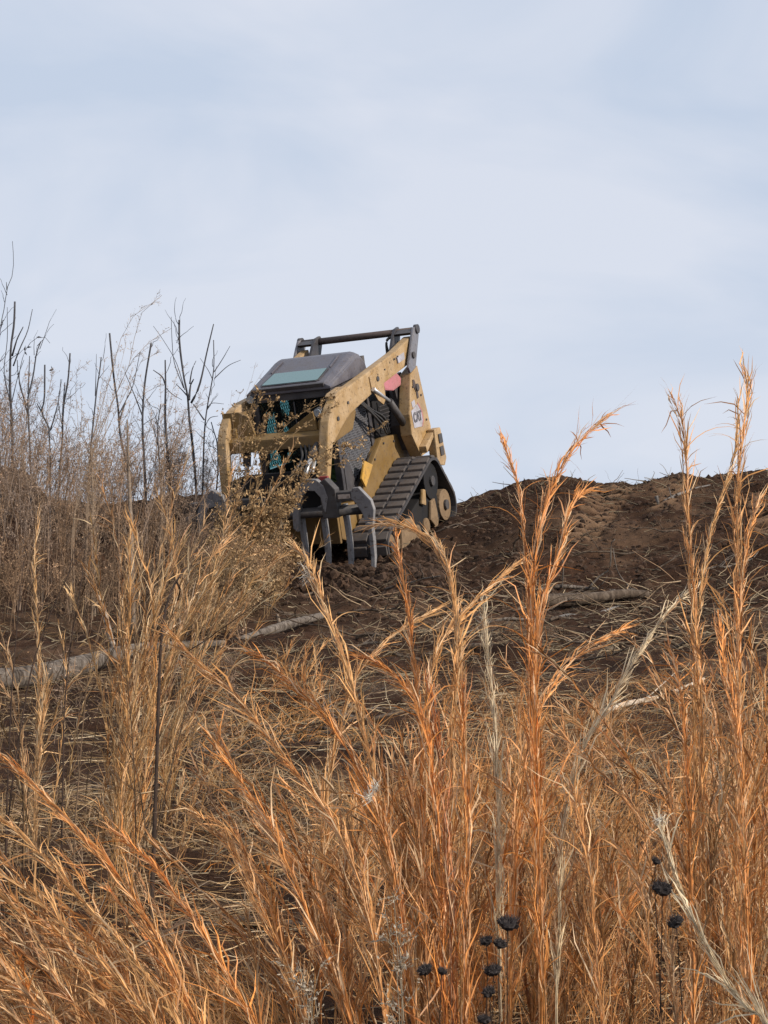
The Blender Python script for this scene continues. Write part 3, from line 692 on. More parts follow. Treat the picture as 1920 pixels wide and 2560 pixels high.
def blades(acc, root, ln, az, lift, col, wid=.004, K=5, curve=.7, wob=.06):
    """loose grass blades arching from the ground"""
    n = len(root); s = np.linspace(0, 1, K)[None, :, None]
    hd = np.stack([np.cos(az), np.sin(az), 0*az], -1)
    el0 = lift[:, None, None]; el = el0-curve*s*(.6+.8*R.random((n, 1, 1)))
    stp = (hd[:, None]*np.cos(el)+np.array([0, 0, 1.])*np.sin(el))*(ln[:, None, None]/(K-1))
    C = root[:, None]+np.concatenate([np.zeros((n, 1, 3)), np.cumsum(stp[:, :-1], 1)], 1)
    C = C+np.cumsum(R.normal(0, 1, C.shape), 1)*s*wob*ln[:, None, None]
    g = H(C[..., 0], C[..., 1], False)
    C[..., 2] = np.maximum(C[..., 2], g-.0+.004)
    W = wid*(.5+R.random((n, 1)))*np.linspace(1, .15, K)[None]
    side = norm(np.cross(hd, norm(R.normal(size=(n, 3)))))
    acc.ribbon(C, W, side, col)

def weed(acc, stems, cols, B=16, T=6, Fk=3, Lb=.28, Lt=.07, r0=.004, lo=.25, fleck=.009, ang=38, fcol=None, twr=.0011):
    stems = np.asarray(stems, float); n, K, _ = stems.shape; cols = np.asarray(cols, float)
    acc.tube(stems, np.linspace(1, .3, K)[None]*r0*np.ones((n, 1)), cols*.8, 3)
    t = lo+(1-lo)*((np.arange(B)[None]+R.random((n, B)))/B)
    Pp, Tn = along(stems, t); A, Bv = perp_frame(Tn)
    ph = R.random((n, B, 1))*2*np.pi; pd = A*np.cos(ph)+Bv*np.sin(ph); an = np.radians(ang*(.6+.7*R.random((n, B, 1))))
    D = Tn*np.cos(an)+pd*np.sin(an); ln = Lb*(.3+.8*R.random((n, B, 1)))*(1.25-t[..., None])
    s = np.linspace(0, 1, 5)[None, None, :, None]
    C = Pp[:, :, None]+D[:, :, None]*ln[:, :, None]*s+np.array([0, 0, 1.])*ln[:, :, None]*s**2*(R.random((n, B, 1, 1))*.5-.15)
    C = (C+np.cumsum(R.normal(0, .05, C.shape), 2)*ln[:, :, None]*.35).reshape(n*B, 5, 3)
    c1 = np.repeat(cols[:, None], B, 1).reshape(-1, 3)
    acc.tube(C, np.linspace(1, .4, 5)[None]*r0*.42*np.ones((n*B, 1)), c1*(.7+.6*R.random((n*B, 1))), 3)
    if not T: return
    t2 = .15+.85*R.random((n*B, T)); P2, T2 = along(C, t2); A, Bv = perp_frame(T2)
    ph = R.random((n*B, T, 1))*2*np.pi; pd = A*np.cos(ph)+Bv*np.sin(ph); an = np.radians(25+50*R.random((n*B, T, 1)))
    D2 = T2*np.cos(an)+pd*np.sin(an); l2 = Lt*(.3+.9*R.random((n*B, T, 1)))
    s = np.array([0, .5, 1.])[None, None, :, None]
    C2 = P2[:, :, None]+D2[:, :, None]*l2[:, :, None]*s+R.normal(0, .12, (n*B, T, 3, 3))*l2[:, :, None]*s
    N2 = n*B*T; C2 = C2.reshape(N2, 3, 3)
    c2 = np.repeat(c1, T, 0)*(.7+.7*R.random((N2, 1)))
    acc.ribbon(C2, np.full((N2, 3), twr*2)*np.array([1, .9, .5]), norm(R.normal(size=(N2, 3))), c2)
    if not Fk: return
    fc = c2 if fcol is None else np.broadcast_to(fcol, c2.shape)
    P3, T3 = along(C2, R.random((N2, Fk))); N3 = N2*Fk; P3 = P3.reshape(N3, 3)
    u = norm(R.normal(size=(N3, 3))); v = norm(np.cross(u, R.normal(size=(N3, 3)))); sz = fleck*(.3+R.random((N3, 1)))
    V = np.stack([P3-u*sz, P3-v*sz*.45, P3+u*sz, P3+v*sz*.45], 1)
    cc = np.repeat(fc, Fk, 0)*(.65+.9*R.random((N3, 1)))
    acc.add(V, np.arange(N3*4).reshape(-1, 4), np.repeat(cc, 4, 0))

def finish(acc, name, mat, kind=None, origin=(0, 0, 0), parent=None):
    o = link(name, acc.mesh(name, origin), M[mat], parent)
    if parent is None: o.location = [float(c) for c in origin]
    if kind: o['kind'] = kind
    return o

# ---------------------------------------------------------------- things lying on the bank
def lumpy_tube(name, mat, par, pts, rad, sides=14, k=26, lump=.10, seed=0):
    """a log or branch with an uneven outline; ends closed"""
    C = resample(pts, k); rr = np.interp(np.linspace(0, 1, k), np.linspace(0, 1, len(rad)), rad)
    T = norm(np.gradient(C, axis=0)); A, B = perp_frame(T); th = np.arange(sides)*2*np.pi/sides
    ss = np.linspace(0, 1, k)[:, None]*np.linalg.norm(C[-1]-C[0])
    lu = 1+lump*2*fbm(ss*3.1+seed*7.7+np.cos(th)[None]*1.2, np.sin(th)[None]*1.2+ss*.6+seed, 3)
    V = C[:, None]+(rr[:, None]*lu)[..., None]*(A[:, None]*np.cos(th)[:, None]+B[:, None]*np.sin(th)[:, None])
    bm = bmesh.new(); vs = [[bm.verts.new(v) for v in row] for row in V]
    for i in range(k-1):
        for j in range(sides): bm.faces.new((vs[i][j], vs[i][(j+1) % sides], vs[i+1][(j+1) % sides], vs[i+1][j])).smooth = True
    bm.faces.new(vs[0][::-1]); bm.faces.new(vs[-1])
    bmesh.ops.recalc_face_normals(bm, faces=bm.faces)
    me = bpy.data.meshes.new(name); bm.to_mesh(me); bm.free(); return link(name, me, M[mat], par)
def lying(name, label, cat, pix, rpx, mat, lift=.5, group=None, twigs=(), sides=12, lump=.1):
    """log or branch through photo points; each point stands where the sight line meets the ground"""
    P = []
    for (px, py) in pix:
        p = hit(px, py); P.append(p)
    P = np.array(P)
    # keep it from jumping over hollows: smooth depth
    d = P[:, 1].copy(); 
    if len(d) > 2: d = np.convolve(np.pad(d, 1, 'edge'), [.25, .5, .25], 'valid')
    P = np.array([at(px, py, q) for (px, py), q in zip(pix, d)])
    rad = np.interp(np.linspace(0, 1, 8), np.linspace(0, 1, len(rpx)), rpx)*d.mean()/F
    P[:, 2] += rad.mean()*(1.3 if cat == 'log' else lift)
    root = P[0].copy(); e = empty(name, root, label, cat, group)
    lumpy_tube('trunk' if cat == 'log' else 'stem', mat, e, P-root, rad, sides, 26, lump, seed=rnd.random()*9)
    for (tw, r2) in twigs:
        q = []
        for (px, py) in tw: q.append(at(px, py, float(np.interp(px, sorted([a_[0] for a_ in pix]), [x for _, x in sorted(zip([a_[0] for a_ in pix], d))]))-.03))
        lumpy_tube('branch', mat, e, np.array(q)-root, np.array([r2, r2*.5])*d.mean()/F, 6, 12, .1)
    return e
lying('log', 'long grey weathered log lying across the slope at the left edge', 'log', [(-40, 1730), (60, 1722), (170, 1700), (260, 1672), (345, 1650), (450, 1640), (560, 1633)], (27, 29, 26, 20, 12, 9), 'log_grey', twigs=[([(170, 1712), (250, 1690), (330, 1665)], 4)])
lying('log', 'pale grey pole lying on the slope just below the grapple', 'log', [(590, 1622), (700, 1583), (815, 1550)], (11, 13, 9), 'log_grey')
lying('log', 'thick dark brown log half sunk in the soil on the right of the bank', 'log', [(1350, 1522), (1420, 1520), (1500, 1512), (1560, 1504), (1620, 1506)], (17, 16, 13, 11), 'log_brown')
lying('fallen_branch', 'thin grey branch with upright twigs lying just above the dark brown log', 'branch', [(1330, 1480), (1400, 1468), (1480, 1474), (1540, 1478), (1592, 1474)], (5, 5, 4, 2.5), 'log_grey',
      twigs=[([(1470, 1472), (1500, 1440), (1524, 1420), (1528, 1360), (1538, 1348)], 3), ([(1580, 1476), (1545, 1430), (1532, 1370)], 2.2), ([(1405, 1470), (1408, 1420), (1404, 1380)], 2.5), ([(1410, 1474), (1414, 1500), (1420, 1508)], 2.5), ([(1480, 1476), (1505, 1460), (1518, 1440)], 1.8)])
lying('fallen_branch', 'forked pale twiggy branch lying below the dark brown log', 'branch', [(1370, 1555), (1420, 1540), (1470, 1545), (1510, 1530), (1550, 1515)], (5, 4, 3, 2), 'log_pale', twigs=[([(1455, 1615), (1490, 1595), (1500, 1560), (1530, 1530)], 3), ([(1400, 1550), (1430, 1570)], 2)])
lying('broken_root', 'cream white barked root curving out of the right-hand slope', 'root', [(1508, 1785), (1560, 1765), (1610, 1755), (1660, 1742), (1710, 1722), (1760, 1700)], (6, 7, 7, 6, 4), 'root_pale', twigs=[([(1600, 1760), (1640, 1725), (1690, 1680)], 2)])
lying('fallen_branch', 'crooked brown branch lying high on the bank beside the track prints', 'branch', [(1360, 1475), (1400, 1490), (1450, 1478), (1490, 1500)], (4, 3, 2), 'log_brown')
lying('fallen_branch', 'bare grey branch poking from the lip of the bank at the top right', 'branch', [(1660, 1255), (1700, 1236), (1740, 1222), (1775, 1214)], (4, 3, 1.6), 'log_pale', twigs=[([(1680, 1250), (1672, 1218)], 2), ([(1640, 1240), (1648, 1268)], 5)])
lying('fallen_branch', 'thin grey stick lying across the slope below the brown log pile', 'branch', [(1290, 1660), (1350, 1668), (1420, 1672), (1510, 1682)], (4, 4, 2), 'log_grey')
lying('fallen_branch', 'short brown stick on the bare slope under the loader', 'branch', [(700, 1500), (760, 1490), (800, 1478)], (4, 3), 'log_brown')
lying('fallen_branch', 'long thin brown branch stretched across the middle of the slope', 'branch', [(1100, 1640), (1180, 1618), (1260, 1622), (1350, 1612)], (8, 6, 4), 'log_brown')
lying('fallen_branch', 'half buried brown branch low in the middle foreground', 'branch', [(500, 2330), (620, 2310), (740, 2320), (830, 2335)], (16, 15, 11, 6), 'log_brown')
lying('fallen_branch', 'dark stick lying among weeds at the lower left', 'branch', [(40, 1970), (130, 1990), (240, 1972), (300, 1930)], (9, 8, 5), 'log_brown')

# standing broken trunk with white bark
def standing(name, label, cat, pix, d, rpx, mat, branches=(), group=None, sides=8, part='trunk'):
    """upright stem through photo points at distance d, tip first; runs down into the ground"""
    ds = np.linspace(d[0], d[1], len(pix)) if isinstance(d, tuple) else np.full(len(pix), d)
    P = [at(px, py, q) for (px, py), q in zip(pix, ds)]
    g = float(H(np.array(P[-1][0]), np.array(P[-1][1])))
    rpx = list(rpx)
    if P[-1][2] > g+.02:
        v = (P[-1]-P[-2]); v = v/max(abs(v[2]), .05); dz = min(P[-1][2]-g+.05, 3)
        off = np.clip(v[:2]*dz*.5, -.25, .25)
        q = np.array([P[-1][0]+off[0], P[-1][1]+off[1], 0]); q[2] = float(H(np.array(q[0]), np.array(q[1])))-.04; P.append(q)
    P = np.array(P)[::-1]; root = P[0].copy(); dm = ds.mean()
    rad = np.array(rpx[::-1])*dm/F*(.62 if mat == 'sapling_bark' else 1)
    e = empty(name, root, label, cat, group)
    lumpy_tube(part, mat, e, P-root, rad, sides, 24, .09, seed=rnd.random()*9)
    if cat == 'sapling':
        ac = Acc(); C0 = resample(P-root, 40)
        for q_ in range(9):
            i0 = rnd.randint(12, 38); az = rnd.uniform(0, 6.28); l = rnd.uniform(.10, .38); dv = np.array([math.cos(az)*.55, math.sin(az)*.4, rnd.uniform(.5, 1.1)])
            w_ = np.cumsum(R.normal(0, .018, (7, 3)), 0)*l*2
            ac.tube((C0[i0]+np.linspace(0, 1, 7)[:, None]*dv*l+w_)[None], np.linspace(.0042, .0016, 7)[None], np.ones((1, 3)), 4)
        tag(link('twigs', ac.mesh('twigs'), M[mat], e), kind='stuff')
    for (tw, r2) in branches:
        r2 = r2*(.75 if mat == 'sapling_bark' else 1)
        q = np.array([at(px, py, dm+rnd.uniform(-.05, .05)) for px, py in tw])
        lumpy_tube('branch', mat, e, q[::-1]-root, np.array([r2, r2*.45])*dm/F, 5, 12, .08)
    return e
standing('broken_tree', 'short broken birch trunk with peeling white bark leaning among weeds', 'tree stump', [(252, 1500), (262, 1535), (272, 1580), (284, 1618), (292, 1640)], 12.6, (2, 7, 8, 7, 5), 'birch_bark', branches=[([(246, 1488), (256, 1515)], 4)])
standing('broken_tree', 'reddish splintered stump end sticking up above the pale grey pole', 'tree stump', [(693, 1535), (696, 1550), (700, 1572)], 14.0, (3, 6, 7), 'sapling_tan')
standing('sapling', 'straight pale grey sapling trunk standing in the thicket behind the birch stub', 'sapling', [(318, 1050), (322, 1180), (327, 1300), (330, 1420), (334, 1575)], (15.5, 14.0), (2, 4, 5, 5.5, 6), 'sapling_tan')
standing('sapling', 'thin tan sapling stem rising left of the pale grey trunk', 'sapling', [(228, 1120), (232, 1280), (233, 1420), (236, 1530)], 15.0, (2, 3, 3.5, 4), 'sapling_tan')

SAP = [
 ('tall wispy sapling whose thin tip rises highest at the left edge', [(31, 603), (34, 657), (28, 700), (17, 723), (12, 765), (4, 800), (-4, 880), (-6, 1000), (0, 1150)], (1, 1.6, 2, 2.4, 2.8), [([(16, 705), (17, 725)], 2), ([(2, 822), (8, 800)], 2)]),
 ('thick dark sapling with blunt top, second from the left edge', [(37, 754), (35, 811), (27, 873), (25, 966), (29, 1043), (31, 1140)], (4, 4.5, 5, 5, 6), [([(81, 773), (69, 827), (50, 870), (33, 915)], 2.6), ([(58, 817), (42, 850), (30, 890)], 3.5), ([(18, 768), (18, 850), (10, 930), (24, 1000)], 2), ([(60, 900), (45, 940), (28, 1010)], 2)]),
 ('slim dark sapling bending right with a few shrivelled leaves at its top', [(102, 854), (91, 885), (83, 939), (72, 985), (69, 1000), (73, 1082), (77, 1182)], (2.4, 3, 3.6, 4, 5), [([(125, 858), (118, 846), (96, 843), (72, 862), (55, 900), (48, 960), (70, 1020)], 1.6), ([(74, 890), (72, 940), (70, 985)], 3), ([(43, 900), (46, 940), (60, 1000), (70, 1040)], 3)]),
 ('forked sapling with crooked elbow standing fourth along the skyline', [(112, 912), (111, 997), (104, 1030), (118, 1060), (123, 1082), (125, 1182)], (3.5, 3.5, 3.5, 4, 5), [([(92, 1008), (104, 1030)], 3), ([(152, 948), (148, 990), (139, 1031), (126, 1075)], 2.5)]),
 ('straight thin sapling with blunt grey tip between the forked ones', [(175, 883), (170, 950), (158, 1024), (156, 1101), (149, 1182)], (3.2, 3.5, 4, 4, 5), [([(162, 956), (158, 1010), (157, 1040)], 3.4), ([(155, 948), (146, 1000), (154, 1060)], 1.6)]),
 ('slender sapling just left of the feathery leaning weed', [(253, 893), (249, 930), (243, 966), (236, 1030), (228, 1110), (224, 1190)], (2.4, 3, 3, 3.5, 4), [([(241, 885), (240, 930), (238, 990)], 1.6)]),
 ('blunt topped sapling standing within the feathery leaning weed', [(274, 833), (284, 939), (295, 1016), (301, 1089), (316, 1159), (322, 1215)], (3.6, 4, 4, 4, 5), [([(350, 880), (340, 930), (330, 970), (298, 1035)], 2.2), ([(328, 980), (315, 1000), (299, 1050)], 3)]),
 ('upright sapling with blunt top right of the feathery leaning weed', [(378, 858), (363, 950), (357, 1024), (357, 1082), (363, 1197)], (3.6, 4, 4.5, 6, 6), [([(312, 930), (335, 985), (356, 1040)], 2.4)]),
 ('thick rough barked sapling with a knobbly upper trunk', [(413, 900), (414, 966), (413, 1043), (419, 1139), (424, 1217)], (2.8, 4.5, 5.5, 6, 7), [([(383, 925), (405, 942), (414, 965)], 3), ([(455, 1000), (430, 985), (415, 970)], 1.8)]),
 ('Y shaped sapling with two long prongs left of the loader', [(448, 800), (449, 858), (459, 939), (469, 989), (473, 1043), (480, 1101), (490, 1213)], (4, 4, 4, 5, 5.5, 5, 5), [([(534, 810), (517, 881), (502, 950), (490, 985), (478, 1008)], 4), ([(484, 948), (476, 965), (472, 1000)], 4.5), ([(490, 902), (480, 925), (474, 960)], 2.6), ([(428, 792), (430, 850), (436, 908), (459, 970)], 1.8), ([(383, 815), (408, 850), (440, 905), (462, 975)], 1.6), ([(440, 960), (455, 975), (468, 990)], 2.4)]),
 ('fine branched sapling nearest to the left side of the loader', [(534, 850), (534, 927), (519, 1012), (511, 1082), (507, 1213)], (1.8, 2.6, 3.2, 4, 5), [([(602, 900), (570, 915), (536, 946)], 1.8), ([(575, 865), (555, 900), (535, 930)], 1.8), ([(500, 895), (520, 925), (532, 950)], 1.5), ([(483, 1010), (500, 1035), (511, 1050)], 3), ([(560, 1010), (530, 1008), (519, 1020)], 1.5), ([(545, 1040), (525, 1045), (513, 1065)], 1.8)]),
 ('short dark sapling stub close against the loader lift arm', [(528, 1055), (535, 1080), (543, 1110), (545, 1170), (540, 1240)], (2, 2.6, 3, 3, 3.5), []),
 ('short thin sapling low on the skyline under the slender ones', [(168, 1140), (166, 1180), (150, 1215), (140, 1250)], (2.4, 3, 3, 3), []),
 ('bare sapling leaning left behind the thick rough barked one', [(402, 1010), (395, 1060), (396, 1120), (402, 1215)], (2, 3, 3, 3.6), [([(370, 1040), (385, 1075), (396, 1120)], 2)]),
]
for i, (lb, pts, rr_, br) in enumerate(SAP):
    standing('sapling', lb, 'sapling', pts, 19.4+.8*((i*5) % 7)/7, rr_, 'sapling_bark', br, 'bare saplings along the skyline')
# shrivelled leaves left on one sapling
a = Acc()
for (px, py) in ((76, 850), (72, 868), (62, 872), (97, 843), (64, 883), (130, 920), (128, 925), (43, 885), (46, 935), (3, 812), (148, 1153)):
    p0 = at(px, py, 19.9); u = norm(R.normal(size=3)); v = norm(np.cross(u, R.normal(size=3)))
    a.add([p0-u*.035, p0-v*.012+u*.005, p0+u*.03, p0+v*.014], [[0, 1, 2, 3]], [.03, .026, .026])
o = finish(a, 'shrivelled_leaves', 'weed', 'stuff'); 

# ---------------------------------------------------------------- prominent dry weeds and feathery stems
def weed_thing(name, label, stems_px, d, col, group=None, cat='weed', leaf=None, **kw):
    sl = []
    for pts in stems_px:
        P = [at(px, py, d) for px, py in pts]
        g = float(H(np.array(P[-1][0]), np.array(P[-1][1])))
        if P[-1][2] > g+.02: q = P[-1].copy(); q[2] = g-.02; q[0] += rnd.uniform(-.03, .03); P.append(q)
        sl.append(resample(np.array(P)[::-1], 14))
    root = sl[0][0].copy(); e = empty(name, root, label, cat, group)
    a = Acc(); st = np.array(sl)
    a.tube(st, np.linspace(1, .35, 14)[None]*kw.get('r0', .004)*np.ones((len(st), 1)), np.repeat(col[None]*.8, len(st), 0), 5)
    o1 = link('stem', a.mesh('stem', root), M['stick'], e)
    b = Acc(); kw2 = dict(kw); kw2['r0'] = kw.get('r0', .004)*.9; weed(b, st, np.repeat(col[None], len(st), 0), fcol=leaf, **kw2)
    o2 = link('seed_sprays', b.mesh('seed_sprays', root), M['weed'], e)
    return e
TANW = np.array([.36, .255, .17])
weed_thing('feathery_weed', 'tall feathery tan weed leaning right above the skyline saplings', [
   [(405, 738), (372, 760), (345, 800), (335, 850), (324, 908), (285, 997), (247, 1078), (216, 1197), (185, 1290)],
   [(386, 754), (350, 772), (312, 822), (290, 890), (262, 990), (235, 1080), (214, 1190), (185, 1290)],
   [(428, 821), (380, 850), (345, 880), (312, 935), (280, 1010), (250, 1090), (220, 1200)],
   [(400, 878), (360, 895), (330, 950), (300, 1010), (262, 1090), (225, 1200)],
   [(405, 960), (370, 975), (330, 1020), (290, 1080), (240, 1190)]], 14.5, TANW, Lb=.26, Lt=.06, r0=.0042, B=20, ang=22, lo=.3, fleck=.006)
weed_thing('feathery_weed', 'curled tan weed arching over left of the tall feathery one', [[(230, 900), (205, 908), (192, 925), (189, 977), (195, 1060), (205, 1180), (180, 1330)], [(200, 960), (205, 1010), (200, 1100), (190, 1250)]], 15, TANW, Lb=.16, Lt=.05, r0=.003, ang=24, fleck=.006)
weed_thing('feathery_weed', 'low spreading weed on the skyline with sprigs pointing left', [[(125, 982), (150, 1005), (180, 1015), (215, 1040), (225, 1130), (215, 1300)], [(250, 1035), (235, 1090), (225, 1180), (215, 1300)]], 15.5, TANW, Lb=.2, Lt=.05, r0=.003, fleck=.006)
weed_thing('feathery_weed', 'airy weed silhouetted just left of the loader cab roof', [[(640, 905), (632, 940), (615, 985), (600, 1040), (590, 1150), (560, 1350)], [(660, 925), (640, 955), (618, 1000), (600, 1080)], [(580, 975), (575, 1010), (585, 1080), (580, 1200)]], 17.2, TANW*.9, Lb=.20, Lt=.05, r0=.0025, B=12, T=4, ang=25, fleck=.006)
weed_thing('feathery_weed', 'pale feathery weed with upright plumes just right of the curled one', [
   [(290, 880), (280, 930), (262, 990), (250, 1060), (240, 1140), (230, 1300)], [(262, 900), (255, 960), (245, 1030), (238, 1120), (230, 1300)],
   [(315, 860), (300, 920), (280, 1000), (262, 1090), (240, 1220)], [(330, 920), (318, 990), (295, 1080), (262, 1200), (240, 1300)]], 14.8, TANW*1.15, Lb=.24, Lt=.06, r0=.003, B=20, ang=20, lo=.25, fleck=.006)
weed_thing('feathery_weed', 'pale feathery weed with nodding plumes between the thick barked sapling and the Y shaped one', [
   [(470, 905), (450, 925), (432, 970), (420, 1040), (412, 1120), (405, 1260)], [(400, 930), (402, 990), (404, 1080), (405, 1260)],
   [(350, 935), (362, 985), (380, 1060), (398, 1160), (405, 1260)], [(500, 1010), (478, 1040), (450, 1100), (425, 1180), (405, 1270)]], 15.2, TANW*1.1, Lb=.22, Lt=.06, r0=.003, B=18, ang=22, lo=.25, fleck=.006)
weed_thing('feathery_weed', 'fine pale weed rising through the skyline twigs at the far left', [
   [(60, 960), (66, 1020), (76, 1090), (90, 1180), (100, 1330)], [(130, 930), (122, 990), (112, 1070), (104, 1170), (100, 1330)], [(15, 1000), (30, 1060), (55, 1150), (85, 1260), (100, 1330)]], 15.6, TANW, Lb=.22, Lt=.06, r0=.003, B=18, ang=24, lo=.25, fleck=.006)
for i, (lb, ss, d, cc) in enumerate([
   ('brown twiggy weed standing in the gap left of the Y shaped sapling', [[(440, 1000), (436, 1080), (430, 1180), (425, 1330)], [(470, 1080), (455, 1150), (440, 1260), (428, 1330)]], 17, BROWN*1.2),
   ('dense brown weed filling the skyline under the feathery stems', [[(310, 1060), (308, 1140), (300, 1240), (295, 1380)], [(350, 1100), (335, 1190), (318, 1290), (300, 1380)], [(260, 1100), (270, 1190), (285, 1290)]], 16, BROWN*1.3),
   ('greyish twiggy weed before the dark mound at the left edge', [[(40, 1060), (45, 1140), (50, 1250), (55, 1400)], [(90, 1100), (80, 1200), (65, 1310), (55, 1400)], [(5, 1120), (20, 1220), (45, 1340)]], 15, GREYB*1.4),
   ('brown weed spreading low between skyline sapling trunks', [[(150, 1080), (152, 1170), (150, 1280), (155, 1400)], [(190, 1120), (180, 1210), (165, 1310)], [(115, 1130), (128, 1220), (148, 1320)]], 16.5, BROWN*1.3),
   ('leafless weed with short sprigs beside the loader left arm', [[(505, 1080), (500, 1150), (490, 1230), (480, 1350)], [(550, 1150), (530, 1210), (500, 1300)]], 17.2, GREYB*1.3),
   ]):
    weed_thing('twiggy_weed', lb, ss, d, cc, 'dead weeds along the skyline', Lb=.34, Lt=.08, r0=.004, B=20, T=7, fleck=.008)
# leafy brown brush that sweeps up in front of the loader
LEAFC = np.array([.34, .225, .115])
for lb, ss, d, rr_ in [
   ('long dark bare stem slanting up right with a kinked elbow in front of the loader', [[(640, 1185), (600, 1225), (560, 1255), (520, 1330), (470, 1410), (440, 1455), (420, 1500), (405, 1580), (398, 1700), (392, 1900), (385, 2100), (375, 2390)]], 5.6, .0075),
   ]:
    e = standing('bare_shrub', lb, 'shrub', ss[0], (6.6, 4.6), (1, 1.4, 1.6, 2, 2.4, 2.8, 3, 3.6, 4, 4.6, 5, 5.5), 'stump_bark', [([(690, 1475), (600, 1540), (500, 1610), (430, 1650)], 1.6), ([(445, 1500), (450, 1475), (442, 1455)], 3)], part='stem')
for lb, ss, br in [
   ('thin dark leaning stem crossing in front of the long grey log at the far left', [(262, 1262), (235, 1310), (200, 1380), (150, 1480), (105, 1590), (75, 1690), (55, 1800), (35, 1930), (20, 2060)], [([(205, 1310), (190, 1360), (172, 1430)], 1.2), ([(120, 1480), (118, 1530), (104, 1600)], 1.2)]),
   ('thin dark upright stem just right of the tan stalk at the left', [(215, 1340), (208, 1420), (196, 1500), (178, 1600), (168, 1690), (160, 1800), (158, 1920), (155, 2050)], [([(240, 1400), (222, 1440), (204, 1490)], 1.2), ([(150, 1560), (160, 1600), (170, 1680)], 1)]),
   ('thin dark stem leaning right behind the log at the left edge', [(60, 1400), (48, 1500), (40, 1600), (30, 1720), (24, 1850), (18, 2000)], [([(85, 1450), (68, 1500), (44, 1560)], 1)]),
   ('thin dark crooked stem in the grass at the lower left', [(255, 2060), (275, 2110), (295, 2180), (320, 2240), (345, 2300), (370, 2400)], [([(245, 2110), (270, 2140), (288, 2165)], 1), ([(330, 2140), (315, 2180), (318, 2235)], 1)])]:
    standing('bare_shrub', lb, 'shrub', ss, (5.6, 5.0), (.9, 1.3, 1.6, 2, 2.3, 2.6, 2.8), 'stump_bark', br, part='stem')
weed_thing('leafy_brush', 'brown leafy brush sweeping up across the front of the loader arms', [
   [(955, 1065), (900, 1095), (850, 1110), (780, 1150), (700, 1210), (640, 1290), (600, 1420)],
   [(905, 1095), (860, 1120), (800, 1160), (720, 1240), (650, 1330), (600, 1440)],
   [(850, 1010), (800, 1035), (740, 1080), (690, 1130), (650, 1210), (610, 1310), (590, 1440)],
   [(890, 1150), (840, 1160), (790, 1180), (730, 1250), (670, 1330)]], 17.3, LEAFC, leaf=LEAFC*1.25, Lb=.30, Lt=.09, r0=.006, B=16, T=6, Fk=4, fleck=.020, ang=30, lo=.2, cat='brush')
weed_thing('leafy_brush', 'yellow brown leafy brush hanging over the loader cross beam', [
   [(835, 985), (800, 1010), (760, 1030), (720, 1060), (670, 1120), (640, 1220), (620, 1350)],
   [(690, 1000), (665, 1030), (655, 1080), (640, 1130), (625, 1220)],
   [(650, 975), (640, 1020), (625, 1070), (600, 1150), (590, 1260)]], 17.6, LEAFC*.9, leaf=LEAFC*1.1, Lb=.24, Lt=.08, r0=.005, B=20, T=6, Fk=5, fleck=.017, ang=32, lo=.45, cat='brush')
weed_thing('leafy_brush', 'dense tan leafy brush heaped on the ground left of the grapple', [
   [(700, 1240), (660, 1300), (620, 1370), (560, 1480)], [(640, 1230), (620, 1290), (590, 1380), (550, 1480)], [(745, 1250), (700, 1300), (650, 1370), (580, 1480)],
   [(590, 1230), (580, 1300), (560, 1380), (540, 1480)], [(720, 1340), (670, 1380), (620, 1430), (570, 1500)], [(670, 1270), (630, 1340), (590, 1420)], [(740, 1400), (690, 1420), (640, 1460), (600, 1520)]],
   17.0, LEAFC*.9, leaf=LEAFC*1.15, Lb=.34, Lt=.10, r0=.005, B=26, T=8, Fk=5, fleck=.020, ang=40, lo=.1, cat='brush')
weed_thing('leafy_brush', 'sparse brown leafy weed right behind the tall rusty grass clump on the left', [
   [(560, 1290), (520, 1350), (480, 1440), (450, 1560)], [(600, 1380), (550, 1440), (500, 1520), (460, 1600)], [(640, 1450), (590, 1500), (530, 1560), (480, 1640)]],
   13.5, LEAFC*.8, leaf=LEAFC, Lb=.32, Lt=.09, r0=.004, B=22, T=7, Fk=4, fleck=.013, ang=40, lo=.1, cat='brush')
weed_thing('bent_grass', 'tangle of bleached bent stalks beside the dark hole under the grapple', [
   [(690, 1435), (650, 1470), (600, 1510), (560, 1560)], [(680, 1450), (665, 1440), (640, 1475), (610, 1530)], [(740, 1490), (700, 1485), (650, 1510), (600, 1560)], [(670, 1425), (672, 1450), (640, 1490), (600, 1540)]],
   14.5, PALE*.8, Lb=.30, Lt=.06, r0=.0045, B=9, T=1, Fk=1, ang=45, lo=.3, cat='grass', fleck=.004)

weed_thing('leafy_brush', 'brown leafy brush clinging round the lift arm on the left side of the loader', [
   [(600, 985), (585, 1030), (575, 1090), (565, 1160), (560, 1260), (555, 1380)], [(640, 985), (622, 1030), (600, 1085), (580, 1160), (562, 1270)],
   [(560, 1030), (556, 1090), (556, 1160), (556, 1260), (552, 1380)], [(680, 1040), (640, 1080), (610, 1130), (585, 1200), (560, 1300)]], 17.7, LEAFC*.9, leaf=LEAFC*1.15, Lb=.18, Lt=.07, r0=.003, B=14, T=5, Fk=4, fleck=.014, ang=34, lo=.35, cat='brush')
weed_thing('leafy_brush', 'tan leafy brush fanning out before the grapple claws at the machine centre', [
   [(800, 1120), (770, 1150), (730, 1200), (690, 1260), (640, 1350), (600, 1450)], [(860, 1130), (820, 1150), (770, 1190), (720, 1250), (660, 1340), (600, 1450)],
   [(740, 1110), (715, 1150), (690, 1210), (650, 1290), (610, 1400)], [(760, 1230), (720, 1270), (680, 1330), (630, 1420)]], 17.1, LEAFC*.95, leaf=LEAFC*1.25, Lb=.22, Lt=.08, r0=.004, B=18, T=6, Fk=5, fleck=.017, ang=34, lo=.2, cat='brush')
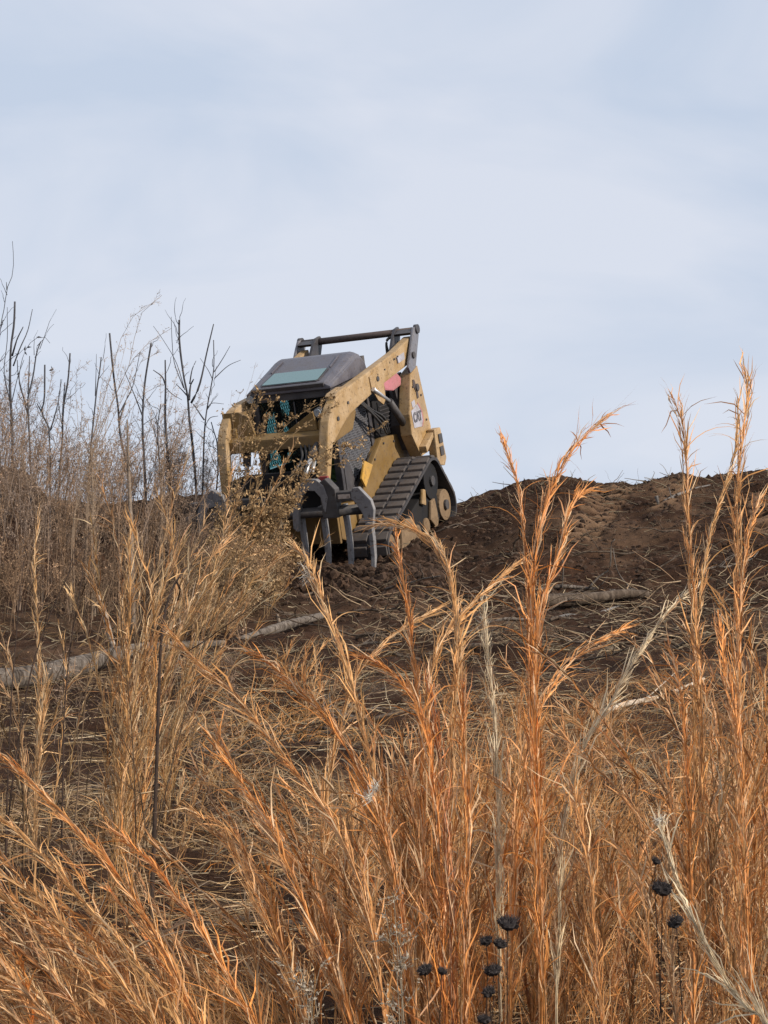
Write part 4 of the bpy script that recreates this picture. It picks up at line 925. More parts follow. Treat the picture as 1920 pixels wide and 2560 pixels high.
# dead branches strewn over the slope, nothing tells them apart
random.seed(5)
def strewn(i):
    px = rnd.choice((rnd.uniform(420, 1000), rnd.uniform(1000, 1900))); py = rnd.uniform(1420, 2000) if px < 1000 else rnd.uniform(1330, 1680)
    p = hit(px, py); l = rnd.uniform(.35, .95)*(.6+.4*p[1]/16); az = rnd.gauss(0, .55)+math.pi*(rnd.random() < .5)
    def crv(o_, d_, l_, n_=8, w_=.07):
        C = o_+np.linspace(0, 1, n_)[:, None]*d_*l_+np.cumsum(R.normal(0, w_, (n_, 3)), 0)*l_*.5
        W = C+p; g = H(W[:, 0], W[:, 1]); C[:, 2] = np.maximum(W[:, 2], g+.006)-p[2]; return C
    el = rnd.uniform(0, .25); d0 = np.array([math.cos(az)*math.cos(el), math.sin(az)*math.cos(el), math.sin(el)])
    mt = rnd.choice(('log_brown', 'log_brown', 'log_grey', 'sapling_tan')); r0 = rnd.uniform(.007, .017)
    tint = {'log_brown': 'dark brown', 'log_grey': 'greyish', 'sapling_tan': 'pale tan'}[mt]; size = 'long ' if l > .75 else 'short ' if l < .5 else ''
    where = ('at the foot of the dark soil under the grapple' if py < 1520 else 'below the pale grey pole' if py < 1650 else 'behind the stalks leaning left from the centre' if py < 1830 else 'low on the slope left of the densest clump') if px < 1000 else \
            ('on the bare bank right of the loader track' if px < 1330 else 'around the dark brown log' if px < 1640 else 'on the bare bank at the far right')
    e = empty('dead_branch', p, '%s%s dead branch lying %s' % (size, tint, where), 'branch', 'dead branches strewn over the slope')
    C = crv(np.zeros(3), d0, l); lumpy_tube('stem', mt, e, C, (r0, r0*.8, r0*.4), 6, 14, .12, seed=i)
    for k in range(rnd.randint(2, 4)):
        j = rnd.randint(2, 6); a2 = az+rnd.choice((-1, 1))*rnd.uniform(.4, 1.0); e2 = rnd.uniform(.1, 1.0); d2 = np.array([math.cos(a2)*math.cos(e2), math.sin(a2)*math.cos(e2), math.sin(e2)])
        lumpy_tube('twig', mt, e, crv(C[j], d2, l*rnd.uniform(.2, .5), 6), (r0*.5, r0*.2), 5, 9, .1, seed=i+k)
for i in range(48): strewn(i)

# ---------------------------------------------------------------- single tall grass stalks
HERO = [
 ('tallest rusty stalk in the centre right with its tip bent left against the sky', [(1243, 1078), (1262, 1130), (1285, 1200), (1302, 1300), (1312, 1450), (1318, 1620), (1325, 1900), (1340, 2250), (1350, 2560)], 3.3, ORANGE, 1.1),
 ('rusty stalk whose plume arcs right above the lip of the bank', [(1522, 1045), (1490, 1078), (1450, 1112), (1415, 1160), (1385, 1215), (1358, 1290), (1338, 1400), (1330, 1600), (1345, 2100), (1350, 2500)], 3.35, ORANGE, 1.0),
 ('shorter rusty stalk with a right pointing tip beside the tallest one', [(1465, 1218), (1440, 1235), (1420, 1270), (1408, 1330), (1390, 1400), (1365, 1480), (1345, 1600), (1340, 1900), (1350, 2300)], 3.3, ORANGE*.95+TAN*.1, 1.1),
 ('slim upright stalk with its tip against the sky, third from the right', [(1665, 1005), (1685, 1060), (1697, 1150), (1703, 1300), (1712, 1450), (1722, 1620), (1735, 1900), (1745, 2300)], 3.5, TAN*.5+ORANGE*.55, .7),
 ('tall stalk with a drooping hair at its tip near the right edge', [(1855, 920), (1866, 960), (1862, 1010), (1855, 1080), (1845, 1180), (1842, 1300), (1845, 1500), (1850, 1800), (1860, 2200)], 3.4, TAN*.5+ORANGE*.55, .8),
 ('slanting stalk crossing behind the one with the drooping hair', [(1842, 1000), (1840, 1080), (1832, 1150), (1805, 1230), (1780, 1310), (1765, 1400), (1750, 1500), (1740, 1650), (1735, 1950)], 3.6, TAN*.7+ORANGE*.3, .8),
 ('bushy stalk with a split tip at the right edge under the skyline', [(1905, 1250), (1885, 1300), (1868, 1380), (1855, 1480), (1845, 1600), (1845, 1800), (1850, 2100)], 3.3, ORANGE*.8+TAN*.25, 1.3),
 ('stout tan stalk with a tuft of white fluff near its tip', [(745, 1372), (772, 1400), (790, 1440), (806, 1500), (826, 1550), (862, 1650), (900, 1760), (930, 1880), (965, 2080), (1010, 2320), (1050, 2560)], 3.2, TAN*.75+ORANGE*.3, .9),
 ('stalk whose top hooks over to the left above the centre', [(942, 1316), (970, 1312), (1005, 1318), (1040, 1335), (1075, 1370), (1100, 1410), (1118, 1460), (1128, 1520), (1130, 1620), (1125, 1800), (1120, 2100)], 3.5, TAN*.6+ORANGE*.4, 1.3),
 ('short upright reddish stalk just under the hooked one', [(985, 1330), (985, 1375), (992, 1420), (1000, 1480), (1010, 1560), (1020, 1700), (1040, 1950)], 3.5, ORANGE*.9, 1.3),
 ('bent stalk leaning left beside the hooked one', [(1085, 1345), (1100, 1380), (1115, 1430), (1125, 1500), (1135, 1600), (1140, 1800)], 3.6, TAN*.8+ORANGE*.2, 1.1),
 ('stalk leaning far right with a feathered head in the centre of the slope', [(1278, 1412), (1235, 1450), (1180, 1500), (1130, 1560), (1090, 1620), (1060, 1720), (1045, 1900), (1040, 2200)], 3.5, TAN*.6+ORANGE*.4, 1.1),
 ('long stalk leaning right from the middle of the slope', [(1090, 1520), (1030, 1550), (970, 1590), (920, 1640), (880, 1700), (850, 1800), (820, 1950), (800, 2200)], 4.2, TAN*.6+ORANGE*.35, 1.1),
 ('bleached cream stalk leaning right above the white root', [(1712, 1492), (1680, 1520), (1640, 1560), (1600, 1620), (1565, 1680), (1520, 1760), (1480, 1830), (1430, 1950), (1400, 2100), (1390, 2350)], 3.4, PALE, 1.0),
 ('second bleached stalk standing upright in the centre right', [(1205, 1500), (1208, 1560), (1215, 1640), (1225, 1740), (1235, 1900), (1240, 2100)], 3.6, PALE, .9),
 ('rusty stalk leaning left with its tip on the pale pole', [(420, 1595), (470, 1655), (530, 1700), (590, 1760), (650, 1840), (720, 1930), (790, 2020), (860, 2130), (920, 2300), (960, 2560)], 3.1, TAN*.45+ORANGE*.6, 1.1),
 ('rusty stalk with a drooping head crossing the long leaning one', [(640, 1650), (680, 1670), (730, 1715), (790, 1770), (850, 1850), (910, 1960), (960, 2080), (1000, 2300)], 3.2, ORANGE*.95, 1.1),
 ('stalk leaning left with its head above the middle clump', [(915, 1625), (960, 1640), (1010, 1680), (1060, 1730), (1085, 1800), (1100, 1950), (1115, 2200), (1125, 2500)], 3.15, ORANGE*1.0, 1.2),
 ('dark red stalk rising through the densest clump right of centre', [(1080, 1700), (1095, 1800), (1105, 1900), (1112, 2050), (1120, 2250), (1130, 2500)], 3.1, RUST, 1.3),
 ('deep orange stalk at the right edge of the densest clump', [(1160, 1720), (1162, 1850), (1165, 2000), (1160, 2200), (1150, 2500)], 3.1, ORANGE*.9, 1.3),
 ('tan stalk beside the tall rusty clump at the left', [(95, 1300), (88, 1400), (95, 1520), (100, 1620), (97, 1760), (92, 1900), (85, 2050)], 6.2, TAN*.6+ORANGE*.2, .9),
 ('tan stalk with ragged top leaning right at the far left', [(120, 1700), (112, 1780), (100, 1880), (90, 2000), (88, 2150)], 5.6, TAN*.6+ORANGE*.3, .9),
 ('uppermost of the long stalks sweeping in from the left edge', [(-30, 1900), (40, 1960), (110, 2040), (180, 2110), (250, 2190), (330, 2300), (400, 2420), (470, 2560), (520, 2700)], 2.9, ORANGE*.8+TAN*.35, 1.2),
 ('second long stalk sweeping in from the left edge', [(-40, 2040), (50, 2110), (130, 2190), (200, 2280), (280, 2370), (350, 2460), (420, 2570), (470, 2680)], 2.8, TAN*.7+ORANGE*.35, 1.2),
 ('lowest long stalk sweeping in from the left edge', [(-40, 2140), (40, 2190), (120, 2260), (200, 2340), (270, 2420), (340, 2500), (400, 2600)], 2.75, TAN*.6+ORANGE*.4, 1.2),
 ('orange stalk with its tip in the lower left centre', [(300, 2085), (350, 2135), (400, 2185), (450, 2260), (500, 2330), (560, 2420), (620, 2530), (680, 2660)], 2.9, ORANGE*1.05, 1.2),
 ('leaning orange stalk crossing the bottom left of the centre', [(560, 1850), (600, 1930), (660, 2020), (710, 2110), (760, 2210), (810, 2330), (860, 2450), (900, 2600)], 3.0, ORANGE*.9+TAN*.1, 1.2),
 ('curved stalk whose head bends right in the lower left', [(470, 2020), (520, 2060), (570, 2110), (610, 2190), (650, 2280), (700, 2380), (740, 2500), (770, 2640)], 3.05, TAN*.5+ORANGE*.5, 1.1),
 ('straight bleached stalk slanting down left at the bottom right corner', [(1650, 2045), (1668, 2100), (1700, 2200), (1730, 2280), (1780, 2370), (1830, 2460), (1900, 2540), (1960, 2620)], 2.7, PALE*.9, .5),
 ('orange stalk with brushy head rising near the right edge', [(1790, 1530), (1800, 1600), (1815, 1680), (1840, 1780), (1855, 1900), (1860, 2100), (1870, 2400)], 3.1, ORANGE*1.05, 1.5),
 ('brushy orange stalk low on the slope beside the white root', [(1660, 1620), (1675, 1680), (1690, 1760), (1700, 1860), (1710, 2000), (1720, 2300)], 3.2, ORANGE*1.0, 1.2),
 ('stalk leaning right with a drooping head over the grey stick', [(1570, 1572), (1520, 1600), (1460, 1640), (1410, 1700), (1370, 1770), (1340, 1850), (1310, 2000), (1290, 2300)], 3.4, ORANGE*.8+TAN*.3, 1.1),
 ('tan stalk leaning slightly left in the lower right centre', [(1420, 1960), (1440, 2060), (1460, 2180), (1475, 2320), (1490, 2500), (1500, 2650)], 2.9, ORANGE*.7+TAN*.3, 1.2),
]
def hero(label, pts, d, col, dens):
    ds = np.linspace(d+.25, d-.1, len(pts)); P = [at(px, py, q) for (px, py), q in zip(pts, ds)]
    g = float(H(np.array(P[-1][0]), np.array(P[-1][1])))
    while len(P) > 3 and P[-1][2] < g: P.pop(); g = float(H(np.array(P[-1][0]), np.array(P[-1][1])))
    if P[-1][2] > g+.01:
        v = P[-1]-P[-2]; k_ = (P[-1][2]-g)/max(-v[2], .03); off = np.clip(v[:2]*k_*.6, -.2, .2)
        q = np.array([P[-1][0]+off[0], P[-1][1]+off[1], 0]); q[2] = float(H(np.array(q[0]), np.array(q[1])))-.01; P.append(q)
    C = resample(np.array(P)[::-1], 22); root = C[0].copy()
    C += np.cumsum(R.normal(0, .0016, C.shape), 0)
    ln = np.linalg.norm(np.diff(C, axis=0), axis=1).sum()
    e = empty('tall_grass_stalk', root, label, 'grass stalk', 'tall broomsedge stalks in the foreground')
    a = Acc(); b = Acc()
    sedge(a, b, C[None], np.array([col]), nodes=int(50*ln/1.2), per=3, Lb=.12, wid=.0026, r0=.0021, lo=.22, ang=(3, 20+6*dens), curl=.14)
    # a few long loose leaves
    m = 5; tt_ = R.uniform(.45, .97, (1, m)); q0, T_ = along(C[None], tt_); q0, T_ = q0[0], T_[0]
    az = R.uniform(0, 2*np.pi, m); hd = np.stack([np.cos(az), np.sin(az)*.4, .25+0*az], 1); l_ = R.uniform(.06, .20, (m, 1)); s_ = np.linspace(0, 1, 7)[None, :, None]
    Cl = q0[:, None]+T_[:, None]*l_[:, None]*s_*.5+hd[:, None]*l_[:, None]*s_**1.5*.8-np.array([0, 0, 1.])*l_[:, None]*s_**3*.35
    b.ribbon(Cl, np.full((m, 7), .0026)*np.linspace(1, .2, 7), norm(R.normal(size=(m, 3))), np.repeat(col[None]*.9, m, 0))
    # a second thinner sheath bundle hugging the stem
    off = R.normal(0, .004, (2, 1, 3)); sedge(a, b, C[None, 4:]+off, np.array([col*.9, col*.7+PALE*.25]), nodes=int(24*ln/1.2), per=2, Lb=.10, wid=.0022, r0=.0012, lo=.05, ang=(2, 14), curl=.1)
    link('stem', a.mesh('stem', root), M['grass'], e); link('leaf_blades', b.mesh('leaf_blades', root), M['grass'], e)
    return e, C
heroes = [hero(*h) for h in HERO]

# white fluff caught on stalks
def fluff(label, px, py, d, s=.02, n=40):
    p = at(px, py, d); e = Acc()
    D = norm(R.normal(size=(n, 3))); l = s*(.4+.9*R.random((n, 1)))
    D[:, 0] = D[:, 0]*.7-.5; C = np.stack([0*D, D*l*.5+R.normal(0, .003, (n, 3)), D*l+R.normal(0, .006, (n, 3))], 1)
    e.ribbon(C+p, np.full((n, 3), .0016)*[1, .9, .3], norm(R.normal(size=(n, 3))), np.tile([[.66, .60, .50]], (n, 1)))
    o = finish(e, 'seed_fluff', 'grass', origin=p); tag(o, label, 'seed fluff')
fluff('large white seed fluff caught on the stout stalk under the grapple', 775, 1440, 3.40, .022, 60)
fluff('white seed fluff caught low in the centre clump', 925, 1990, 3.05, .016, 50)
fluff('white fluffy tip on the bleached stalk at the bottom right', 1655, 2050, 2.93, .014, 50)
fluff('small white fluff high in the centre clump', 940, 1970, 3.1, .011, 40)

# ---------------------------------------------------------------- dark dried flower heads, bottom right
def dried_flower(label, px, py, d, rpx, tilt, base=None):
    p = at(px, py, d); r = rpx*d/F; root = groundpt(base if base else px+rnd.uniform(-60, 60), d+.05)
    e = empty('dried_flower', root, label, 'dried flower', 'dark dried flower heads at the bottom right')
    up = np.array([math.sin(tilt), -.25, 1]); up /= np.linalg.norm(up)
    otube('stem', 'stump_bark', e, [(0, 0, 0), tuple((p-root)*.5+np.array([rnd.uniform(-.02, .02), 0, 0])), tuple(p-root-up*r*.8-np.array([0, 0, .03])), tuple(p-root-up*r*.3)], [.0013, .0008], 6, 16)
    bm = bmesh.new(); A, B = perp_frame(up[None]); A, B = A[0], B[0]; rows = []
    for (f, rr_) in ((-.75, .12), (-.6, .45), (-.3, .85), (.0, 1.0), (.25, .92), (.38, .6), (.42, .2)):
        rows.append([bm.verts.new(p-root+up*f*r*(1+.25*rnd.uniform(-1, 1))+(A*math.cos(t_)+B*math.sin(t_))*r*rr_*(1+.28*rnd.uniform(-1, 1))) for t_ in np.linspace(0, 2*math.pi, 17)[:-1]])
    for i in range(len(rows)-1):
        for j in range(16): bm.faces.new((rows[i][j], rows[i][(j+1) % 16], rows[i+1][(j+1) % 16], rows[i+1][j]))
    bm.faces.new(rows[0][::-1]); bm.faces.new(rows[-1]); hd = bm_obj('seed_head', bm, 'seed_head', e)
    a = Acc(); n = 170; th = R.random(n)*2*np.pi; q = R.random(n)**.5; hh = R.random(n)
    base_ = p-root+up*r*(.36-.9*(q**4)[:, None]*hh[:, None])+(A*np.cos(th)[:, None]+B*np.sin(th)[:, None])*(r*q*.98)[:, None]
    D = norm((A*np.cos(th)[:, None]+B*np.sin(th)[:, None])*q[:, None]*.9+up*.8+R.normal(0, .25, (n, 3)))
    C = np.stack([base_, base_+D*r*(.2+.45*R.random((n, 1)))], 1)
    a.ribbon(C, np.full((n, 2), r*.10)*[1, .3], norm(R.normal(size=(n, 3))), np.tile([[.07, .055, .05]], (n, 1))*(.5+1.2*R.random((n, 1))))
    link('bristles', a.mesh('bristles'), M['stick'], hd)
for lb, px, py, rp, tl, bs in [
   ('largest dark dried flower head standing right of the densest clump', 1270, 2308, 27, .1, 1245), ('small dark flower head left below the largest one', 1215, 2352, 17, -.3, 1225), ('ragged dark flower head right below the largest one', 1250, 2358, 18, .3, 1240),
   ('dark cup shaped flower head in the middle of the group', 1232, 2425, 21, -.2, 1235), ('dark flower head low in the group near the frame bottom', 1222, 2480, 18, -.4, 1230),
   ('dark flower head left of the group facing left', 1062, 2424, 20, -.5, 1090), ('tiny dark flower head beside the left facing one', 1106, 2428, 13, .5, 1095), ('dark flower head cut off by the bottom of the frame', 1210, 2548, 17, .1, 1220),
   ('lone dark flower head on the right before a shadowed hollow', 1656, 2220, 26, .05, 1650), ('dark flower head on a crooked black stem at the right', 1688, 2305, 22, -.5, 1700), ('small brown flower bud above the lone dark head', 1640, 2152, 12, .6, 1660)]:
    dried_flower(lb, px, py, 2.75, rp*.92, tl, bs)
# pale seeded asters
for i, (lb, ss) in enumerate([('pale fuzzy seeded weed in the lower centre left of the dense clump', [[(985, 2235), (990, 2330), (1000, 2450), (1010, 2600)], [(960, 2260), (975, 2350), (995, 2480)], [(1000, 2310), (1000, 2400), (1005, 2520)]]),
                 ('pale fuzzy seeded weed on a dark stalk at the bottom left of the centre', [[(745, 2400), (760, 2450), (775, 2520), (780, 2620)], [(800, 2420), (785, 2480), (778, 2560)], [(720, 2410), (750, 2470), (772, 2550)]])]):
    weed_thing('seeded_weed', lb, ss, 2.9, np.array([.36, .29, .20]), Lb=.075, Lt=.03, r0=.0016, B=14, T=6, Fk=3, fleck=.0036, leaf=np.array([.42, .36, .28]), ang=45, lo=.2, twr=.0006)

# ---------------------------------------------------------------- grass and scrub nobody could count
def lerpcol(n, w):
    """random mix of orange, tan, pale, rust"""
    ww = R.dirichlet(w, n); c = ww@np.array([ORANGE, TAN, PALE, RUST])*(.5+.75*R.random((n, 1))); return np.where(R.random((n, 1)) < .12, c*.45+UMBER*.3, c)
As, Ab = Acc(), Acc()
def clump(n, px0, px1, d0, d1, h0, h1, leanx, leany=0, w=(2.6, 1.9, .75, .9), sp=.05, nodes=26, per=3, bend=.10, Lb=.10, wid=.0030, c=1.0, ls=1.0):
    px = R.uniform(px0, px1, n); d = R.uniform(d0, d1, n)
    # stalks stand in tussocks
    nt_ = max(n//7, 1); tp = R.uniform(px0, px1, nt_); td = R.uniform(d0, d1, nt_); k = R.integers(0, nt_, n)
    d = td[k]+R.normal(0, sp, n); x = (tp[k]-960)/F*td[k]*1.004+R.normal(0, sp, n)
    root = np.stack([x, d, H(x, d)], 1)
    h = R.uniform(h0, h1, n); lx = R.normal(leanx, (.17+.30*abs(leanx))*ls, n)*h; ly = R.normal(leany, .16, n)*h; lx = lx+(ls > .6)*(R.random(n) < .12)*R.normal(0, .5, n)*h
    be = np.stack([R.normal(np.sign(leanx)*.03, bend, n), R.normal(0, bend, n), -np.abs(R.normal(0, bend*.5, n))], 1)*h[:, None]
    st = stem_from(root, h, np.stack([lx, ly, 0*lx], 1), be)
    sedge(As, Ab, st, lerpcol(n, np.array(w))*c, nodes=nodes, per=per, Lb=Lb, wid=wid, r0=.0016, lo=.12)
#      n    px0   px1   d0   d1   h0  h1  lean
clump(46, 1600, 1960, 3.0, 4.2, .52, .86, .02)
clump(44, 1600, 1980, 4.2, 6.0, .55, .90, .05)
clump(34, 1820, 1960, 3.0, 3.8, .85, 1.10, .02)
clump(24, 1250, 1560, 3.1, 4.6, .40, .66, .14)
clump(46, 1040, 1200, 3.1, 3.7, .50, .84, -.04, w=(4, 1, .3, 1.6))
clump(24, 780, 1060, 3.2, 4.4, .42, .66, -.28)
clump(20, 640, 960, 3.6, 5.2, .36, .60, .18, w=(2, 2.4, 1, .5))
clump(36, 250, 700, 2.8, 3.8, .38, .60, -.62)
clump(34, -60, 300, 2.8, 3.8, .30, .52, -.6)
clump(28, 295, 380, 5.2, 6.2, .95, 1.40, .08, w=(1.5, 2.8, .9, .3), Lb=.12, nodes=34, sp=.025, c=.9, ls=.4)
clump(12, 385, 420, 6.2, 7.0, 1.0, 1.5, .30, w=(1.5, 2.8, .9, .3), Lb=.12, nodes=34, sp=.025, c=.9, ls=.35)
clump(8, 70, 120, 5.6, 6.4, .6, .95, .03, w=(1.4, 2.4, .8, .3))
clump(30, 560, 1250, 5.0, 7.5, .25, .50, .1, nodes=18, w=(2, 2.4, .7, .7))
clump(34, 1200, 1960, 6.0, 8.0, .28, .52, .12, nodes=18, w=(2.6, 2, .6, .8))
clump(14, 1650, 1960, 9.0, 12.0, .25, .42, .1, nodes=14, w=(2.4, 2, .5, 1), per=2, wid=.004, Lb=.14)
clump(10, 1250, 1650, 8.5, 10.0, .2, .36, .1, nodes=14, w=(2.4, 2, .5, 1), per=2, wid=.004, Lb=.14)
clump(24, 450, 1250, 8.0, 12.5, .18, .36, .1, nodes=12, w=(1.8, 2.4, .5, .7), per=2, wid=.004, Lb=.13)
clump(14, -60, 560, 4.5, 7.0, .25, .45, -.05, nodes=18, w=(1.2, 2.4, .6, .4), c=.85)
clump(70, 1990, 2750, 3.0, 6.0, .45, .85, .04, nodes=18)          # the stand goes on past both sides of the frame
clump(40, 2000, 2700, 6.0, 9.0, .28, .5, .1, nodes=14)
clump(60, -850, -80, 2.9, 5.5, .35, .65, -.4, nodes=18)
finish(As, 'grass_stems', 'grass', 'stuff'); finish(Ab, 'dry_grass', 'grass', 'stuff')

# loose blades, thatch and litter
At = Acc()
def scatter(n, px0, px1, d0, d1, pw=1.0):
    px = R.uniform(px0, px1, n); d = d0+(d1-d0)*R.random(n)**pw; x = (px-960)/F*d*1.004; return np.stack([x, d, H(x, d)], 1)
def mixcol(n, A, B, C_=None):
    t = R.random((n, 1)); c = A*t+B*(1-t)
    return c*(.6+.8*R.random((n, 1)))
n = 15000; r = scatter(n, -80, 2000, 2.9, 7.5, 1.0); k_ = fbm(r[:, 0]*2.2+4, r[:, 1]*2.2, 3) > .02; r = r[k_]; n = len(r)
blades(At, r, R.uniform(.06, .32, n), R.uniform(0, 2*np.pi, n), R.uniform(.0, 1.3, n), np.where((r[:, :1]/r[:, 1:2]) > -.02, mixcol(n, TAN*.5, ORANGE*.45), mixcol(n, TAN*.5, BROWN*1.0))*np.where(R.random((n, 1)) < .15, 1.7, 1), .0030, curve=1.5, wob=.09)
n = 17000; r = scatter(n, -80, 2000, 7, 14.5, 1.0)
keep = (fbm(r[:, 0]*1.1, r[:, 1]*1.1, 4, .6) > .12+.35*((r[:, 1]-7)/7.5)*R.random(n)); r = r[keep]; n = len(r)
blades(At, r, R.uniform(.05, .24, n), R.uniform(0, 2*np.pi, n), R.uniform(.0, 1.2, n), mixcol(n, TAN*.40, BROWN*.6)*np.where(R.random((n, 1)) < .12, 1.9, 1), .0034, curve=1.6, wob=.10)
n = 5000; r = scatter(n, -80, 2000, 3, 12, 1.0)
blades(At, r, R.uniform(.10, .40, n), R.uniform(0, 2*np.pi, n), R.uniform(.0, .3, n), mixcol(n, PALE*.75, TAN*.8), .0030, curve=.5)
n = 6000; r = scatter(n, 1000, 2000, 3.0, 7.5, 1.0); k_ = fbm(r[:, 0]*2.2+4, r[:, 1]*2.2, 3) > -.05; r = r[k_]; n = len(r)
blades(At, r, R.uniform(.15, .45, n), R.normal(.3, 1.2, n), R.uniform(.9, 1.5, n), mixcol(n, ORANGE*.9, TAN*.85), .0032, curve=.8)
n = 2500; r = scatter(n, -80, 760, 2.8, 4.4, 1.0)
blades(At, r, R.uniform(.15, .42, n), R.normal(np.pi, .5, n), R.uniform(.6, 1.2, n), mixcol(n, ORANGE*.6, TAN*.85), .0030, curve=.7)
n = 6000; r = scatter(n, 350, 1960, 5.0, 11.5, 1.0); k_ = fbm(r[:, 0]*1.6+2, r[:, 1]*1.6, 3) > .16; r = r[k_]; n = len(r)
blades(At, r, R.uniform(.10, .36, n), R.normal(0, 1.5, n), R.uniform(.5, 1.45, n), mixcol(n, ORANGE*.75, TAN*.75), .0034, curve=1.5, wob=.10)
for (a_, b_) in ((-1000, -80), (2000, 2900)):
    n = 5000; r = scatter(n, a_, b_, 2.9, 13, 1.0)
    blades(At, r, R.uniform(.08, .34, n), R.uniform(0, 2*np.pi, n), R.uniform(.0, 1.3, n), mixcol(n, TAN*.5, ORANGE*.4), .0034, curve=1.4, wob=.09)
finish(At, 'loose_grass_blades', 'grass', 'stuff')

# brown thicket covering the left of the slope
Aw = Acc()
def thicket(n, px0, px1, d0, d1, h0, h1, col0, col1, **kw):
    r = scatter(n, px0, px1, d0, d1); h = R.uniform(h0, h1, n)
    st = stem_from(r, h, np.stack([R.normal(.14, .16, n)*h, R.normal(0, .12, n)*h, 0*h], 1), R.normal(0, .07, (n, 3))*h[:, None], 10, .008)
    weed(Aw, st, mixcol(n, col0, col1), **kw)
thicket(150, -80, 440, 19.0, 21.0, .6, 1.35, BROWN*1.1, GREYB*1.2, B=15, T=6, Fk=2, Lb=.34, Lt=.09, fleck=.009, twr=.0016, r0=.0045)
thicket(26, 430, 570, 19.0, 20.8, .4, .9, BROWN*1.1, GREYB*1.2, B=12, T=5, Fk=2, Lb=.30, Lt=.09, fleck=.009, twr=.0016)
thicket(60, -80, 430, 14.5, 19.2, .9, 1.5, BROWN*1.5, GREYB*1.6, B=5, T=3, Fk=1, Lb=.25, Lt=.08, fleck=.007, twr=.0014, r0=.006, lo=.4)
thicket(85, -80, 430, 15.0, 19.2, .8, 1.35, BROWN*.95, GREYB*1.0, B=15, T=6, Fk=2, Lb=.34, Lt=.09, fleck=.009, twr=.0016)
thicket(50, 420, 560, 15.5, 18.3, .4, .7, BROWN*.8, GREYB*.8, B=12, T=5, Fk=2, Lb=.28, Lt=.08, fleck=.008, twr=.0016)
thicket(60, -80, 520, 12.8, 15.5, .4, .85, BROWN*1.2, UMBER*1.5, B=14, T=6, Fk=2, Lb=.30, Lt=.08, fleck=.009, twr=.0014)
thicket(7, -80, 560, 7.0, 9.0, .3, .6, BROWN*1.2, GREYB*1.2, B=12, T=5, Fk=2, Lb=.24, Lt=.07, fleck=.007, r0=.003)
thicket(80, 540, 690, 15.0, 17.4, .3, .6, LEAFC, BROWN*1.2, B=14, T=6, Fk=4, Lb=.26, Lt=.08, fleck=.014, twr=.0014)
thicket(40, 420, 640, 12.5, 15.5, .15, .4, LEAFC*.9, BROWN*1.2, B=14, T=6, Fk=3, Lb=.26, Lt=.08, fleck=.010, twr=.0014)
thicket(16, -60, 420, 4.5, 8.0, .6, 1.2, UMBER*.9, BROWN*.7, B=7, T=2, Fk=1, Lb=.22, Lt=.06, fleck=.004, r0=.003, lo=.4)
finish(Aw, 'brown_thicket', 'weed', 'stuff')

# twigs and roots strewn over the bank
Ad = Acc()
def twigs(n, px0, px1, d0, d1, l0, l1, rad, ca, cb, lift=.35):
    r = scatter(n, px0, px1, d0, d1); l = R.uniform(l0, l1, n)*R.random(n)**.6; az = R.normal(0, .9, n)+np.pi*(R.random(n) < .5); el = R.uniform(-.05, lift, n)
    s = np.linspace(-.1, 1, 6)[None, :, None]; D = np.stack([np.cos(az)*np.cos(el), np.sin(az)*np.cos(el), np.sin(el)], 1)
    C = r[:, None]+D[:, None]*l[:, None, None]*s+np.cumsum(R.normal(0, .10, (n, 6, 3)), 1)*l[:, None, None]*.35
    g = H(C[..., 0], C[..., 1], False); C[..., 2] = np.where(C[..., 2] < g-.02, g+.005, C[..., 2])
    Ad.tube(C, np.linspace(1, .4, 6)[None]*(rad*(.4+R.random((n, 1)))), mixcol(n, ca, cb), 4)
twigs(1300, 950, 2000, 13, 21.2, .04, .45, .0045, PALE*.28, UMBER)
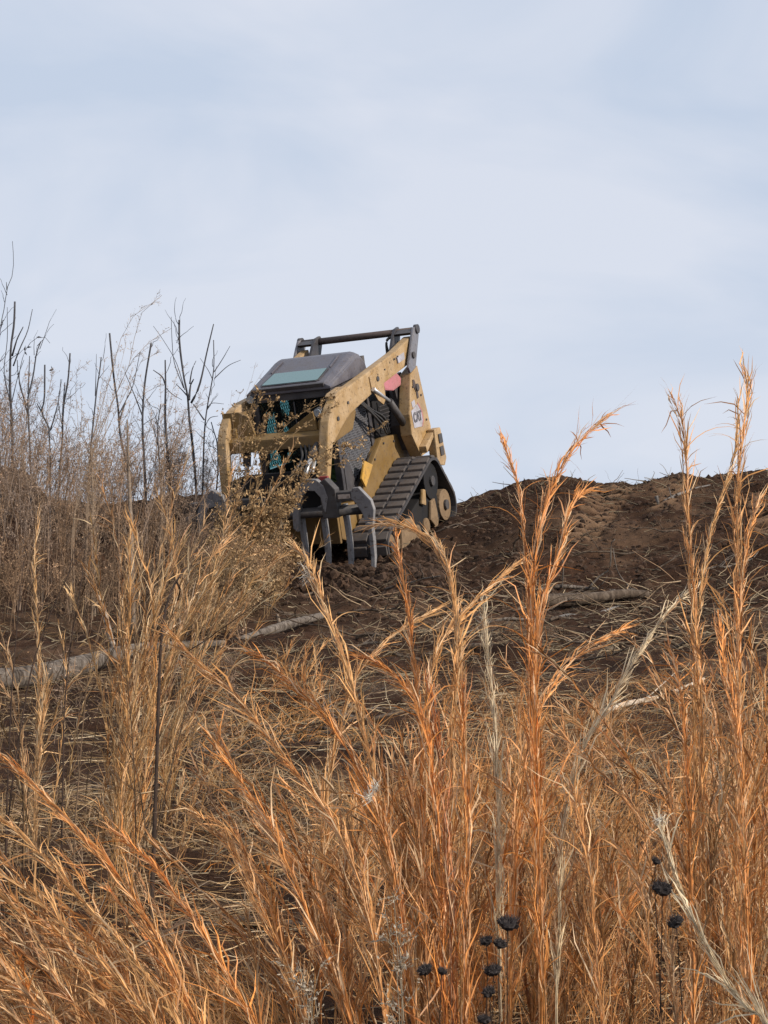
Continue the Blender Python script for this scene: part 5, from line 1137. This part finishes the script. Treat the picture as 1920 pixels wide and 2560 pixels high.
twigs(500, 900, 2000, 13, 17, .1, .7, .006, PALE*.45, BROWN, .6)
twigs(1100, 400, 2000, 6, 13, .08, .45, .0036, PALE*.38, UMBER, .7)
twigs(260, 1150, 2000, 20.4, 21.5, .05, .35, .005, PALE*.3, UMBER, 1.0)
twigs(300, -50, 900, 10, 16, .1, .6, .005, PALE*.4, UMBER, .6)
finish(Ad, 'strewn_twigs', 'stick', 'stuff')

# clods of soil
Ac = Acc()
bm = bmesh.new(); bmesh.ops.create_icosphere(bm, subdivisions=1, radius=1); iv = np.array([v.co[:] for v in bm.verts]); bm.verts.index_update(); ifc = np.array([[v.index for v in f.verts] for f in bm.faces]); bm.free()
ifc = np.c_[ifc, ifc[:, 2]]
def clods(n, px0, px1, d0, d1, s0, s1, pw=3):
    r = scatter(n, px0, px1, d0, d1); s = s0+(s1-s0)*R.random(n)**pw; r[:, 2] -= s*.25
    V = iv[None]*(1+.16*R.normal(size=(n, 12, 1)))*s[:, None, None]*R.uniform(.6, 1.2, (n, 1, 3))+r[:, None]
    c = np.array([.048, .027, .016])*(.6+.9*R.random((n, 1)))+np.array([.02, .012, .008])*(R.random((n, 1)) < .15)
    Q = (np.arange(n)*12)[:, None, None]+ifc[None]
    return V, Q, c
tris = []
for a_ in ((9000, 850, 2000, 15.0, 21.6, .004, .045, 4), (3000, 400, 900, 16, 19.5, .006, .05, 4), (6200, -50, 2000, 6, 15.5, .004, .035, 4), (2600, 560, 1150, 16.4, 18.6, .01, .075, 3)):
    V, Q, c = clods(*a_); Ac.add(V.reshape(-1, 3), Q.reshape(-1, 4), np.repeat(c, 12, 0))
V = np.concatenate(Ac.v); T3 = np.concatenate(Ac.q)[:, :3]; cc = np.concatenate(Ac.c)
me = bpy.data.meshes.new('soil_clods'); me.from_pydata(V.tolist(), [], T3.tolist())
ca = me.color_attributes.new('Col', 'FLOAT_COLOR', 'POINT'); ca.data.foreach_set('color', np.c_[cc, np.ones(len(cc))].astype(np.float32).ravel())
o = link('soil_clods', me, M['stick']); tag(o, kind='stuff')
